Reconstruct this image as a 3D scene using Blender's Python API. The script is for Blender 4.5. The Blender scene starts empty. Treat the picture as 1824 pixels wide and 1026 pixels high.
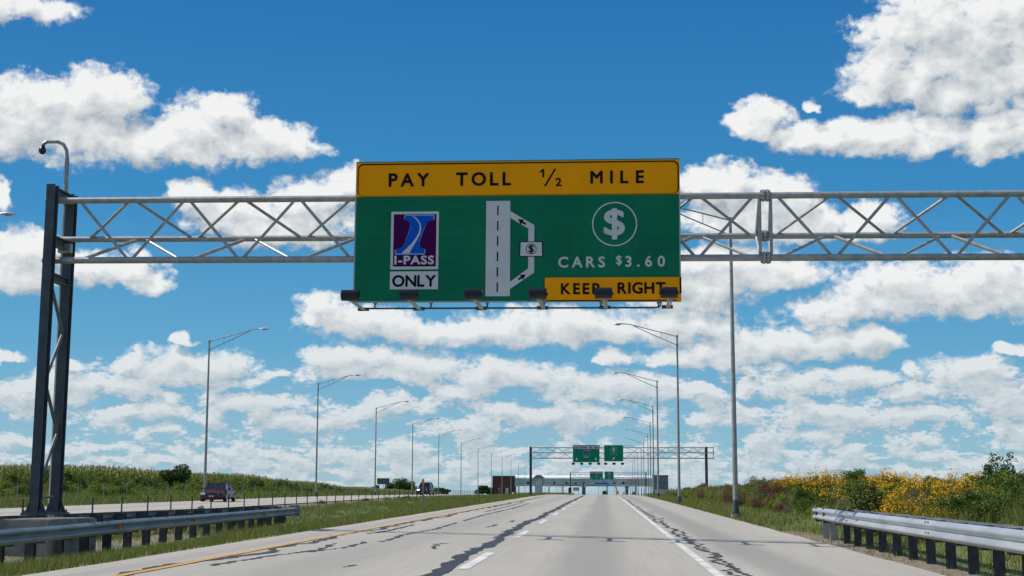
import bpy, bmesh, math, random
import numpy as np
from math import sin, cos, pi, radians, atan2, sqrt, exp
from mathutils import Vector, Matrix

sc = bpy.context.scene
col = sc.collection
rnd = random.Random(7)

# ------------------------------------------------------------------ camera
cam_d = bpy.data.cameras.new("camera"); cam = bpy.data.objects.new("camera", cam_d); col.objects.link(cam)
cam_d.sensor_width = 36; cam_d.lens = 2600 / 1824 * 36
cam_d.clip_start = 0.1; cam_d.clip_end = 30000
CM = (Matrix.Rotation(radians(3.6155), 3, 'Z') @ Matrix.Rotation(pi/2 + radians(8.0471), 3, 'X') @ Matrix.Rotation(radians(0.1432), 3, 'Z'))
cam.matrix_world = Matrix.Translation((0, 0, 1.21)) @ CM.to_4x4()
sc.camera = cam
sc.view_settings.view_transform = 'Standard'; sc.view_settings.look = 'None'
sc.view_settings.exposure = 0.20; sc.view_settings.gamma = 1
sc.cycles.max_bounces = 6; sc.cycles.transparent_max_bounces = 8

# ------------------------------------------------------------------ sun and sky
SUN_EL = radians(50)
sun_h = Vector((-1.0, 0.075, 0)).normalized()
sun_v = sun_h * cos(SUN_EL) + Vector((0, 0, sin(SUN_EL)))
sd = bpy.data.lights.new("sun", 'SUN'); sd.energy = 4.0; sd.angle = radians(0.5); sd.color = (1, .945, .86)
sun = bpy.data.objects.new("sun", sd); col.objects.link(sun)
sun.rotation_euler = (-sun_v).to_track_quat('-Z', 'Y').to_euler()

def pix_dir(px, py):
    return (CM @ Vector((px - 912, -(py - 513), -2600))).normalized()
def AE(px, py):                       # direction -> azimuth/elevation in units of 1/2600 rad
    d = pix_dir(px, py)
    return 1077 + 2600 * atan2(d.x, d.y), 881 - 2600 * math.asin(d.z)

world = bpy.data.worlds.new("World"); sc.world = world; world.use_nodes = True
world.cycles.sampling_method = 'MANUAL'; world.cycles.sample_map_resolution = 512

class G:                                # small node helper
    def __init__(s, tree): s.t = tree
    def n(s, kind, **kw):
        nd = s.t.nodes.new(kind)
        for k, v in kw.items(): setattr(nd, k, v)
        return nd
    def put(s, inp, v):
        if hasattr(v, 'is_linked') or isinstance(v, bpy.types.NodeSocket): s.t.links.new(v, inp)
        elif v is not None: inp.default_value = v
    def m(s, op, a, b=None, c=None, clamp=False):
        nd = s.n('ShaderNodeMath', operation=op); nd.use_clamp = clamp
        s.put(nd.inputs[0], a)
        if b is not None: s.put(nd.inputs[1], b)
        if c is not None: s.put(nd.inputs[2], c)
        return nd.outputs[0]
    def xyz(s, x, y, z=0.0):
        nd = s.n('ShaderNodeCombineXYZ'); s.put(nd.inputs[0], x); s.put(nd.inputs[1], y); s.put(nd.inputs[2], z); return nd.outputs[0]
    def sep(s, v):
        nd = s.n('ShaderNodeSeparateXYZ'); s.put(nd.inputs[0], v); return nd.outputs
    def noise(s, vec, scale, detail=4, rough=.5, dist=0.0, dim='3D', lac=2.0, w=0.0):
        nd = s.n('ShaderNodeTexNoise'); nd.noise_dimensions = dim
        s.put(nd.inputs['Vector'], vec); nd.inputs['Scale'].default_value = scale
        nd.inputs['Detail'].default_value = detail; nd.inputs['Roughness'].default_value = rough
        nd.inputs['Distortion'].default_value = dist; nd.inputs['Lacunarity'].default_value = lac
        return nd.outputs['Fac']
    def ramp(s, v, a, b, lo=0.0, hi=1.0, kind='SMOOTHSTEP'):
        nd = s.n('ShaderNodeMapRange'); nd.interpolation_type = kind
        s.put(nd.inputs[0], v); nd.inputs[1].default_value = a; nd.inputs[2].default_value = b
        nd.inputs[3].default_value = lo; nd.inputs[4].default_value = hi
        return nd.outputs[0]
    def mix(s, f, a, b, mode='MIX'):
        nd = s.n('ShaderNodeMix'); nd.data_type = 'RGBA'; nd.blend_type = mode
        s.put(nd.inputs[0], f)
        for k, v in ((6, a), (7, b)):
            if isinstance(v, (tuple, list)): v = tuple(v) + (1,) * (4 - len(v))
            s.put(nd.inputs[k], v)
        return nd.outputs[2]

# cloud masses seen in the sky: centre, half width, height above centre, depth below centre
CLOUDS = [(60,195,115,62,50),(190,180,80,62,60),(110,235,190,40,58),(40,240,70,40,50),(380,225,100,60,70),(300,258,180,38,42),(470,252,90,42,45),(545,264,45,18,22),
 (20,6,120,30,36),(1660,90,140,110,95),(1790,60,120,100,110),(1600,150,105,62,40),(1740,150,150,60,60),(1345,212,62,40,36),(1420,245,60,28,30),(1520,245,100,35,38),(1640,240,130,40,42),(1780,240,120,45,44),(1441,190,16,22,12),
 (350,350,46,34,40),(420,378,95,42,50),(560,360,90,45,60),(620,325,42,32,30),(500,410,120,38,38),(40,455,70,52,50),(20,500,90,30,25),(200,482,100,35,38),(250,500,56,24,22),(3,350,20,30,30),(5,640,40,16,12),
 (1280,330,90,42,50),(1380,350,80,45,55),(1340,390,130,50,50),(1450,400,80,40,32),(1545,400,55,38,32),(1250,480,200,45,50),(1380,495,95,40,28),(1230,520,120,60,50),
 (1600,515,130,52,55),(1480,560,100,30,25),(1720,520,130,58,52),(1810,500,60,42,66),
 (570,570,50,48,16),(650,580,110,42,30),(800,590,150,25,32),(1000,590,200,45,30),(1200,590,130,45,25),
 (620,645,90,38,30),(740,660,110,38,26),(900,675,120,38,26),(1020,692,90,30,18),(1110,690,80,30,22),
 (1090,640,40,20,12),(1250,640,140,30,22),(1400,620,180,42,26),(1540,610,70,30,26),(330,662,130,42,30),(240,655,60,20,16),(120,695,80,38,22),(50,710,70,30,25),(330,605,22,13,10),
 (1420,690,90,32,26),(1545,680,60,26,16),(1720,680,80,48,26),(1790,720,60,50,36),(1330,695,30,16,10),(1800,625,36,12,10),(1625,665,18,20,14),
 (450,720,110,22,18),(540,750,90,18,18),(700,720,60,24,18),(1010,745,120,24,18),(1230,700,60,14,12),(1480,745,120,22,16),(1650,740,90,22,16),(820,760,90,16,14),(250,735,120,14,14)]

grp = bpy.data.node_groups.new("cloud_field", 'ShaderNodeTree')
grp.interface.new_socket("A", in_out='INPUT', socket_type='NodeSocketFloat')
grp.interface.new_socket("E", in_out='INPUT', socket_type='NodeSocketFloat')
grp.interface.new_socket("D", in_out='OUTPUT', socket_type='NodeSocketFloat')
grp.interface.new_socket("S", in_out='OUTPUT', socket_type='NodeSocketFloat')
g = G(grp)
gi = g.n('NodeGroupInput'); go = g.n('NodeGroupOutput')
A0, E0 = gi.outputs[0], gi.outputs[1]
base_vec = g.xyz(g.m('MULTIPLY', A0, .01), g.m('MULTIPLY', E0, .013))
wn = g.n('ShaderNodeTexNoise'); wn.noise_dimensions = '2D'; g.put(wn.inputs['Vector'], base_vec)
wn.inputs['Scale'].default_value = 1.6; wn.inputs['Detail'].default_value = 4
ws = g.sep(wn.outputs['Color'])
A1 = g.m('MULTIPLY_ADD', g.m('SUBTRACT', ws[0], .5), 62.0, A0)
E1 = g.m('MULTIPLY_ADD', g.m('SUBTRACT', ws[1], .5), 44.0, E0)
F = None
for (cx, cy, rx, rt, rb) in CLOUDS:
    a, e = AE(cx, cy); rx *= 1.1; rt *= 1.1; rb *= 1.0
    dx = g.m('MULTIPLY_ADD', A1, 1/rx, -a/rx)
    dt = g.m('MULTIPLY_ADD', E1, -1/rt, e/rt)
    db = g.m('MULTIPLY_ADD', E1, 1/rb, -e/rb)
    dy = g.m('MAXIMUM', dt, db)
    r2 = g.m('MULTIPLY_ADD', dx, dx, g.m('MULTIPLY', dy, dy))
    F = r2 if F is None else g.m('SMOOTH_MIN', F, r2, .25)
F = g.m('SUBTRACT', 1.0, F)
F = g.m('MAXIMUM', F, -1.5)
F = g.m('MINIMUM', F, .8)
# low rows of cloud towards the horizon
El = g.m('SUBTRACT', 881.0, E0)
la = g.noise(g.xyz(g.m('MULTIPLY', A0, 1/82), g.m('MULTIPLY', E0, 1/40)), 1.0, 3, .5, dim='2D')
lb = g.noise(g.xyz(g.m('MULTIPLY_ADD', A0, 1/70, 31.0), g.m('MULTIPLY', E0, 1/19)), 1.0, 2, .5, dim='2D')
fa = g.m('ADD', g.m('MULTIPLY', g.m('SUBTRACT', la, .455), 5.0), g.ramp(El, 190, 290, 0, -2.5))
fb = g.m('ADD', g.m('MULTIPLY', g.m('SUBTRACT', lb, .41), 5.0), g.ramp(El, 70, 120, 0, -2.5))
fl = g.m('MINIMUM', g.m('MAXIMUM', fa, fb), .7)
# the rest of the sky dome
lc = g.noise(g.xyz(g.m('MULTIPLY_ADD', A0, 1/520, 7.0), g.m('MULTIPLY', E0, 1/300)), 1.0, 3, .5, dim='2D')
fc = g.m('MULTIPLY', g.m('SUBTRACT', lc, .53), 6.0)
outside = g.m('MAXIMUM', g.ramp(g.m('ABSOLUTE', g.m('SUBTRACT', A0, 912.0)), 960, 1150), g.ramp(El, 960, 1150))
fc = g.m('ADD', g.m('MINIMUM', fc, .8), g.m('MULTIPLY', g.m('SUBTRACT', outside, 1.0), 3.0))
F = g.m('MAXIMUM', g.m('MAXIMUM', F, fl), fc)
# billows
n1 = g.noise(base_vec, 1.7, 4, .5, dim='2D')
fine_hi = g.noise(base_vec, 6.0, 7, .60, dim='2D')
fine_lo = g.noise(g.xyz(g.m('MULTIPLY', A0, .012), g.m('MULTIPLY', E0, .024)), 8.5, 6, .60, dim='2D')
wl_ = g.ramp(El, 90, 330)
fine = g.m('ADD', g.m('MULTIPLY', fine_hi, wl_), g.m('MULTIPLY', fine_lo, g.m('SUBTRACT', 1.0, wl_)))
vo = g.n('ShaderNodeTexVoronoi'); vo.voronoi_dimensions = '2D'; vo.feature = 'SMOOTH_F1'
g.put(vo.inputs['Vector'], g.xyz(g.m('MULTIPLY_ADD', g.m('SUBTRACT', fine, .5), .18, g.m('MULTIPLY', A1, .01)), g.m('MULTIPLY_ADD', g.m('SUBTRACT', fine, .5), .18, g.m('MULTIPLY', E1, .013))))
vo.inputs['Scale'].default_value = 3.4; vo.inputs['Detail'].default_value = 2; vo.inputs['Roughness'].default_value = .5
S = g.m('MULTIPLY_ADD', g.m('SUBTRACT', n1, .5), 1.3, g.m('MULTIPLY', F, 1.15))
S = g.m('MULTIPLY_ADD', g.m('SUBTRACT', .38, vo.outputs['Distance']), .42, S)
S = g.m('MULTIPLY_ADD', g.m('MULTIPLY', g.m('SUBTRACT', fine_lo, .5), g.m('SUBTRACT', 1.0, wl_)), .75, S)
D = g.m('MULTIPLY_ADD', g.m('SUBTRACT', fine, .5), 1.0, S)
g.put(go.inputs[0], D); g.put(go.inputs[1], S)

w = G(world.node_tree); world.node_tree.nodes.clear()
tc = w.n('ShaderNodeTexCoord')
nrm = w.n('ShaderNodeVectorMath', operation='NORMALIZE'); w.put(nrm.inputs[0], tc.outputs['Generated'])
dx, dy, dz = w.sep(nrm.outputs[0])
Aw = w.m('MULTIPLY_ADD', w.m('ARCTAN2', dx, dy), 2600.0, 1077.0)
Ew = w.m('MULTIPLY_ADD', w.m('ARCSINE', dz), -2600.0, 881.0)
def field(a, e):
    nd = w.n('ShaderNodeGroup'); nd.node_tree = grp; w.put(nd.inputs[0], a); w.put(nd.inputs[1], e); return nd.outputs
f0 = field(Aw, Ew); D0, S0 = f0[0], f0[1]
Elw = w.m('SUBTRACT', 881.0, Ew)
step = w.ramp(Elw, 0, 500, 9, 36, 'LINEAR')
f1 = field(w.m('SUBTRACT', Aw, w.m('MULTIPLY', step, .5)), w.m('SUBTRACT', Ew, step))
alpha = w.ramp(D0, -.22, .62)
grad = w.m('ADD', w.m('MULTIPLY', w.m('SUBTRACT', S0, f1[1]), .72), w.m('MULTIPLY', w.m('SUBTRACT', D0, f1[0]), .10))
lit = w.m('ADD', grad, w.ramp(S0, .1, 1.5, .74, .40))
lit = w.m('MAXIMUM', w.m('MINIMUM', lit, 1.0), .16)
hz = w.ramp(Elw, 20, 420, 1, 0)
ccol = w.mix(lit, w.mix(hz, (.275, .335, .385), (.27, .37, .44)), w.mix(hz, (.77, .78, .775), (.61, .655, .68)))
# far clouds fade into the low air
ccol = w.mix(w.m('MULTIPLY', hz, .30), ccol, (.40, .50, .56))
sky = w.n('ShaderNodeTexSky'); sky.sky_type = 'NISHITA'; sky.sun_disc = False
sky.sun_elevation = SUN_EL; sky.sun_rotation = atan2(sun_h.x, sun_h.y)
sky.air_density = 1.0; sky.dust_density = .6; sky.ozone_density = 2.0; sky.altitude = 200
SKY = 0.10
hs = w.n('ShaderNodeHueSaturation'); hs.inputs['Saturation'].default_value = 1.25; hs.inputs['Value'].default_value = SKY
w.put(hs.inputs['Color'], sky.outputs[0])
tint = w.mix(w.ramp(Elw, 0, 750), (.52, .74, 1.0), (.42, .80, 1.0))
skyc = w.mix(1.0, hs.outputs[0], tint, 'MULTIPLY')
air = w.n('ShaderNodeValToRGB'); w.put(air.inputs[0], w.m('DIVIDE', Elw, 1000.0))
cr = air.color_ramp; cr.elements[0].position = 0; cr.elements[0].color = (.33, .49, .58, 1); cr.elements[1].position = .9; cr.elements[1].color = (.017, .140, .375, 1)
for p_, c_ in ((.08, (.245, .445, .56)), (.25, (.105, .335, .53)), (.50, (.038, .225, .465))):
    el_ = cr.elements.new(p_); el_.color = c_ + (1,)
skyc = w.mix(.85, skyc, air.outputs[0])
full = w.mix(w.m('MULTIPLY', alpha, w.ramp(Elw, -5, 25)), skyc, ccol)
bg = w.n('ShaderNodeBackground'); w.put(bg.inputs[0], full); bg.inputs[1].default_value = 1.0
wo = w.n('ShaderNodeOutputWorld'); w.put(wo.inputs[0], bg.outputs[0])

# ------------------------------------------------------------------ terrain shape
def sstep(a, b, x):
    t = min(1, max(0, (x - a) / (b - a))); return t * t * (3 - 2 * t)
def rprof(Y):
    if Y < -60: return -.39
    if Y < 130: return .0065 * Y
    if Y > 210: return 1.105
    t = (Y - 130) / 80
    return .845 + .0065 * 80 * (t - t * t / 2)
def shoulder_l(Y): return -6.85 - 2.0 * sstep(250, 600, Y)
def shoulder_r(Y): return 5.0 + 3.4 * sstep(165, 300, Y) + 6 * sstep(300, 600, Y)
PROF = [(-900, 0), (-200, .1), (-70, .62), (-44, .68), (-40, .55), (-37, .35), (-33, -.12), (-31.9, -.14), (-20.9, -.14), (-19.5, -.14), (-17, -.3), (-15, -.45), (-12.5, -.5), (-9.5, -.22), (-7.0, .10)]
PROFR = [(5.0, -.14), (6.2, -.17), (8.0, -.02), (11, .40), (15, .72), (22, .8), (45, .5), (90, .1), (900, 0)]
def interp(P, x):
    if x <= P[0][0]: return P[0][1]
    for (a, u), (b, v) in zip(P, P[1:]):
        if x <= b:
            t = (x - a) / (b - a); t = t * t * (3 - 2 * t); return u + (v - u) * t
    return P[-1][1]
def shift_far(Y): return -4.0 * sstep(120, 320, Y)     # the other carriageway drifts away
def zpave(X, Y):
    return rprof(Y) - .02 * X * (1 - sstep(170, 330, Y))
def zter(X, Y):
    b = rprof(Y)
    if X < -7:
        Xs = X - shift_far(Y) * sstep(-12, -20, X)
        h = interp(PROF, Xs)
        bank = sstep(-33, -40, Xs)
        h = h * (1 - sstep(180, 330, Y)) if True else h
        h -= bank * .75 * sstep(110, 300, Y)
        return b + h
    if X > 5:
        h = interp(PROFR, X - (shoulder_r(Y) - 5)) * (1 - .75 * sstep(120, 260, Y))
        h += .10 * sin(X * .9 + Y * .13) * sstep(9, 13, X) * (1 - sstep(150, 250, Y))
        return b + h
    return b + zpave(X, Y) - b - .06
def ground(X, Y):
    return zter(X, Y)

def tag(o, label=None, cat=None, group=None, kind=None):
    if label: o['label'] = label
    if cat: o['category'] = cat
    if group: o['group'] = group
    if kind: o['kind'] = kind
    return o
def link(o, parent=None):
    col.objects.link(o)
    if parent is not None: o.parent = parent
    return o
def empty(name, loc, rz=0.0):
    o = bpy.data.objects.new(name, None); o.empty_display_size = .2
    o.location = loc; o.rotation_euler = (0, 0, rz); return link(o)
def copy_tree(o, parent=None):
    c = o.copy(); col.objects.link(c); c.parent = parent
    for ch in list(o.children): copy_tree(ch, c)
    return c

# ------------------------------------------------------------------ materials
def pmat(name, color, rough=.6, metal=0.0, var=0.0, vscale=3.0, bump=0.0, bscale=20.0, color2=None, coord='Object', spec=.5, detail=5, objrand=0.0, stretch=None):
    m = bpy.data.materials.new(name); m.use_nodes = True
    t = G(m.node_tree); m.node_tree.nodes.clear()
    b = t.n('ShaderNodeBsdfPrincipled'); o = t.n('ShaderNodeOutputMaterial'); t.put(o.inputs[0], b.outputs[0])
    b.inputs['Roughness'].default_value = rough; b.inputs['Metallic'].default_value = metal
    b.inputs['Specular IOR Level'].default_value = spec
    c1 = tuple(color) + (1,)
    tcn = t.n('ShaderNodeTexCoord'); vec = tcn.outputs[coord]
    if stretch:
        mp = t.n('ShaderNodeMapping'); mp.inputs['Scale'].default_value = stretch; t.put(mp.inputs[0], vec); vec = mp.outputs[0]
    c = c1
    if var or color2:
        n = t.noise(vec, vscale, detail, .6)
        c2 = tuple(color2) + (1,) if color2 else tuple(x * (1 - var) for x in color) + (1,)
        c = t.mix(t.ramp(n, .35, .65), c1, c2)
    if objrand:
        oi = t.n('ShaderNodeObjectInfo')
        c = t.mix(1.0, c, t.mix(oi.outputs['Random'], (1 - objrand,) * 3, (1 + objrand, 1 + objrand * .8, 1 - objrand * .3)), 'MULTIPLY')
    t.put(b.inputs['Base Color'], c)
    if bump:
        bn = t.noise(vec, bscale, 4, .6)
        bp = t.n('ShaderNodeBump'); bp.inputs['Strength'].default_value = bump; bp.inputs['Distance'].default_value = .02
        t.put(bp.inputs['Height'], bn); t.put(b.inputs['Normal'], bp.outputs[0])
    return m
def leafmat(name, c1, c2, scale=2.0, rand=.2, trans=.25):
    m = bpy.data.materials.new(name); m.use_nodes = True
    t = G(m.node_tree); m.node_tree.nodes.clear()
    o = t.n('ShaderNodeOutputMaterial')
    geo = t.n('ShaderNodeNewGeometry'); oi = t.n('ShaderNodeObjectInfo'); tcn = t.n('ShaderNodeTexCoord')
    f = t.m('ADD', t.m('MULTIPLY', geo.outputs['Random Per Island'], .55), t.m('MULTIPLY', t.noise(tcn.outputs['Object'], scale, 3, .6), .5), clamp=True)
    c = t.mix(f, c1, c2)
    c = t.mix(1.0, c, t.mix(oi.outputs['Random'], (1 - rand, 1 - rand, 1 - rand), (1 + rand, 1 + rand, 1 + rand * .5)), 'MULTIPLY')
    d = t.n('ShaderNodeBsdfPrincipled'); t.put(d.inputs['Base Color'], c); d.inputs['Roughness'].default_value = .6
    d.inputs['Specular IOR Level'].default_value = .3
    tr = t.n('ShaderNodeBsdfTranslucent'); t.put(tr.inputs[0], c)
    mx = t.n('ShaderNodeMixShader'); mx.inputs[0].default_value = trans
    t.put(mx.inputs[1], d.outputs[0]); t.put(mx.inputs[2], tr.outputs[0]); t.put(o.inputs[0], mx.outputs[0])
    return m

M = {}
M['galv'] = pmat('galvanised_steel', (.40, .40, .39), .45, .35, .35, 6, 0, color2=(.30, .30, .30))
M['shaded_rail'] = pmat('shade_toned_rail', (.25, .29, .33), .5, .4, .3, 2.5, color2=(.17, .20, .23), stretch=(1, .3, 1))  # galvanised rail, darkened: shade on the left rail's road side is in its colour
M['brace'] = pmat('dull_brace_steel', (.15, .16, .17), .6, .2, .3, 5)
M['galv_rail'] = pmat('galvanised_rail', (.50, .53, .56), .42, .5, .3, 2.5, color2=(.38, .41, .45), stretch=(1, .3, 1))
M['column'] = pmat('weathered_steel_column', (.062, .078, .095), .6, .1, .4, 3, color2=(.042, .054, .068))
M['darkpost'] = pmat('dark_timber_post', (.06, .065, .075), .75, 0, .4, 12, .3, 30)
M['pole'] = pmat('lamp_pole_steel', (.34, .34, .33), .45, .35, .25, 5)
M['lamp'] = pmat('lamp_housing', (.55, .57, .58), .4, .3, .15, 4)
M['glass_lens'] = pmat('lamp_lens', (.25, .27, .28), .15, 0, spec=.8)
M['black'] = pmat('black_enamel', (.012, .012, .013), .3, 0, .3, 8)
M['inked'] = pmat('black_sheeting', (.008, .008, .009), .7, spec=.08)
M['green'] = pmat('green_sheeting', (.0, .18, .088), .6, 0, .10, .9, color2=(.0, .15, .075), spec=.15)
def add_seams(m, pitch, k):
    t = G(m.node_tree); bs = [n for n in m.node_tree.nodes if n.type == 'BSDF_PRINCIPLED'][0]; src = bs.inputs['Base Color'].links[0].from_socket
    tcn = t.n('ShaderNodeTexCoord'); z = t.sep(tcn.outputs['Object'])[2]
    f = t.m('ABSOLUTE', t.m('SUBTRACT', t.m('FRACT', t.m('DIVIDE', z, pitch)), .5)); sm = t.ramp(f, .47, .49, 0, k)
    wv = t.noise(t.xyz(t.m('MULTIPLY', t.sep(tcn.outputs['Object'])[0], 6.0), t.m('MULTIPLY', z, .5)), 1.0, 4, .6)
    c = t.mix(t.m('MULTIPLY', t.ramp(wv, .5, .8), .22), src, (.10, .11, .09)); c = t.mix(sm, c, (0.0, .03, .02)); t.put(bs.inputs['Base Color'], c)
add_seams(M['green'], .305, .35)
M['green_far'] = pmat('lighter_green_sheeting', (.0, .24, .12), .6, 0, .10, 1.2, spec=.15)  # lighter green, used on the far gantry signs
M['yellow'] = pmat('amber_sheeting', (1.0, .37, .0), .6, 0, .06, 1.5, spec=.12)
M['white'] = pmat('white_sheeting', (.62, .62, .64), .6, 0, .08, 2, spec=.2)
M['purple'] = pmat('purple_sheeting', (.06, .0, .075), .6, 0, .1, 2, spec=.12)
M['blue'] = pmat('blue_sheeting', (.0, .10, .62), .6, 0, .15, 2, spec=.12)
M['lightblue'] = pmat('light_blue_edge', (.25, .40, .66), .5)
M['alu'] = pmat('panel_aluminium', (.42, .43, .44), .5, .4, .1, 3)
M['conc_ped'] = pmat('concrete_pedestal', (.30, .275, .24), .9, 0, .5, 2, .4, 25, color2=(.17, .15, .13))
M['tar'] = pmat('crack_sealant', (.035, .036, .04), .55, 0, .3, 3, .4, 30)
M['paint'] = pmat('white_road_paint', (.72, .70, .65), .7, 0, .3, 2.5, color2=(.45, .45, .43))
M['ypaint'] = pmat('yellow_road_paint', (.60, .29, .03), .7, 0, .3, 2, color2=(.48, .27, .07))
M['amber'] = pmat('amber_reflector', (.85, .25, .01), .3)
M['leaf_green'] = leafmat('leaf_green', (.125, .185, .022), (.045, .088, .012))
M['leaf_bright'] = leafmat('leaf_bright', (.22, .29, .03), (.10, .165, .018))
M['leaf_dark'] = leafmat('leaf_dark', (.060, .11, .018), (.026, .052, .012))
M['leaf_brown'] = leafmat('leaf_brown', (.19, .085, .050), (.085, .052, .026))
M['leaf_grey'] = leafmat('leaf_grey', (.26, .22, .16), (.10, .105, .05))
M['flower'] = leafmat('goldenrod_flower', (.88, .52, .010), (.62, .34, .005), trans=.15)
M['stem'] = pmat('plant_stem', (.06, .065, .025), .8)
M['bark'] = pmat('bark', (.07, .055, .04), .9, 0, .4, 8)
M['corn_leaf'] = leafmat('corn_leaf', (.22, .26, .04), (.085, .13, .018), 1.5, .1)
M['tassel'] = leafmat('corn_tassel', (.40, .33, .15), (.27, .22, .09), trans=.1)
M['grass_blade'] = leafmat('grass_blade', (.20, .26, .028), (.09, .145, .014), .6, 0)
M['grass_dry'] = leafmat('dry_grass_blade', (.32, .25, .11), (.17, .16, .05), .6, 0)
M['rubber'] = pmat('tyre_rubber', (.015, .015, .016), .8)
M['rim'] = pmat('wheel_rim', (.35, .35, .36), .35, .8)
M['carglass'] = pmat('car_glass', (.008, .012, .013), .12, 0, spec=.35)
M['brick'] = pmat('red_brick', (.13, .045, .04), .9, 0, .25, 1.0, color2=(.10, .035, .032))
M['teal_glass'] = pmat('teal_glazing', (.42, .56, .54), .3, 0, .5, .22, color2=(.24, .36, .36))
M['white_metal'] = pmat('white_roof_metal', (.78, .80, .82), .4)
M['grey_clad'] = pmat('grey_cladding', (.16, .20, .24), .6, 0, .2, .5)
M['pale_clad'] = pmat('pale_cladding', (.50, .54, .56), .6, 0, .2, .5)
M['darkgreen'] = pmat('green_booth_roof', (.02, .16, .10), .5)
M['reflector_white'] = pmat('headlamp_glass', (.70, .70, .66), .1, .2, spec=.9)
M['red_lens'] = pmat('tail_lamp_red', (.35, .01, .01), .2)
M['board_grey'] = pmat('billboard_back', (.10, .12, .12), .7, 0, .2, 1)
M['rust'] = pmat('dark_red_panel', (.10, .015, .015), .5)

# ------------------------------------------------------------------ mesh helper
class MB:
    def __init__(s): s.v = []; s.f = []; s.mi = []; s.cur = 0
    def add(s, vs, fs):
        n = len(s.v); s.v += [tuple(p) for p in vs]; s.f += [tuple(n + i for i in f) for f in fs]; s.mi += [s.cur] * len(fs)
    def box(s, x0, x1, y0, y1, z0, z1):
        s.add([(x0,y0,z0),(x1,y0,z0),(x1,y1,z0),(x0,y1,z0),(x0,y0,z1),(x1,y0,z1),(x1,y1,z1),(x0,y1,z1)],
              [(0,3,2,1),(4,5,6,7),(0,1,5,4),(1,2,6,5),(2,3,7,6),(3,0,4,7)])
    def tube(s, p, q, r, r2=None, n=8, caps=True):
        p = Vector(p); q = Vector(q); r2 = r if r2 is None else r2
        d = (q - p).normalized(); a = d.orthogonal().normalized(); b = d.cross(a)
        vs = [p + (a * cos(2*pi*k/n) + b * sin(2*pi*k/n)) * r for k in range(n)] + [q + (a * cos(2*pi*k/n) + b * sin(2*pi*k/n)) * r2 for k in range(n)]
        fs = [(k, (k+1) % n, n + (k+1) % n, n + k) for k in range(n)]
        if caps: fs += [tuple(range(n))[::-1], tuple(range(n, 2*n))]
        s.add(vs, fs)
    def path(s, pts, r, n=8):
        for i in range(len(pts) - 1):
            rr = r if not isinstance(r, (list, tuple)) else r[i]; r2 = r if not isinstance(r, (list, tuple)) else r[i+1]
            s.tube(pts[i], pts[i+1], rr, r2, n)
    def ell(s, c, r, nu=12, nv=8, zmin=-1.0):
        vs = []; fs = []
        for j in range(nv + 1):
            th = pi * j / nv
            for i in range(nu):
                z = max(zmin, cos(th)); k = sin(th)
                vs.append((c[0] + r[0]*k*cos(2*pi*i/nu), c[1] + r[1]*k*sin(2*pi*i/nu), c[2] + r[2]*z))
        for j in range(nv):
            for i in range(nu):
                fs.append((j*nu+i, (j+1)*nu+i, (j+1)*nu+(i+1) % nu, j*nu+(i+1) % nu))
        s.add(vs, fs)
    def prism(s, pts, y0, y1):            # polygon in x,z with thickness along y; y0 is the front
        n = len(pts)
        s.add([(p[0], y0, p[1]) for p in pts] + [(p[0], y1, p[1]) for p in pts],
              [tuple(range(n)), tuple(range(n, 2*n))[::-1]] + [((k+1) % n, k, n+k, n+(k+1) % n) for k in range(n)])
    def ring(s, c, r0, r1, y, n=36, y1=None):
        y1 = y + .003 if y1 is None else y1
        for k in range(n):
            a, b = 2*pi*k/n, 2*pi*(k+1)/n
            s.prism([(c[0]+r0*cos(a), c[1]+r0*sin(a)), (c[0]+r1*cos(a), c[1]+r1*sin(a)), (c[0]+r1*cos(b), c[1]+r1*sin(b)), (c[0]+r0*cos(b), c[1]+r0*sin(b))], y, y1)
    def build(s, name, mats, parent=None, smooth=False):
        me = bpy.data.meshes.new(name); me.from_pydata(s.v, [], s.f)
        for m in (mats if isinstance(mats, (list, tuple)) else [mats]): me.materials.append(m)
        if any(s.mi): me.polygons.foreach_set('material_index', s.mi)
        if smooth: me.polygons.foreach_set('use_smooth', [True] * len(me.polygons))
        me.update()
        return link(bpy.data.objects.new(name, me), parent)
def one(name, mat, parent, *boxes):
    m = MB()
    for b in boxes: m.box(*b)
    return m.build(name, mat, parent)

# ------------------------------------------------------------------ ground sheets
def axis(parts):
    out = []
    for a, b, st in parts:
        n = max(1, int(round((b - a) / st))); out += [a + (b - a) * i / n for i in range(n)]
    return out + [parts[-1][1]]
XS = axis([(-9000,-900,1350),(-900,-100,80),(-100,-48,4),(-48,-30,1.0),(-30,-21,1.5),(-21,-7,.5),(-7,5,2),(5,26,.5),(26,60,4),(60,300,30),(300,900,150),(900,9000,1350)])
YS = axis([(-3000,-100,580),(-100,0,20),(0,140,2),(140,220,4),(220,600,15),(600,2000,140),(2000,16000,1400)])
def sheet(name, xs, ys, zf, mat):
    vs = [(x, y, zf(x, y)) for y in ys for x in xs]; nx = len(xs)
    fs = [(j*nx+i, j*nx+i+1, (j+1)*nx+i+1, (j+1)*nx+i) for j in range(len(ys)-1) for i in range(nx-1)]
    m = MB(); m.add(vs, fs); return m.build(name, mat, smooth=True)
def strip(name, mat, lf, rf, ys, zf, nx=5, kind='structure', parent=None):
    vs = []; 
    for y in ys:
        a, b = lf(y), rf(y)
        for i in range(nx):
            x = a + (b - a) * i / (nx - 1); vs.append((x, y, zf(x, y)))
    fs = [(j*nx+i, j*nx+i+1, (j+1)*nx+i+1, (j+1)*nx+i) for j in range(len(ys)-1) for i in range(nx-1)]
    m = MB(); m.add(vs, fs); o = m.build(name, mat, parent, smooth=True)
    if kind: o['kind'] = kind
    return o

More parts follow.
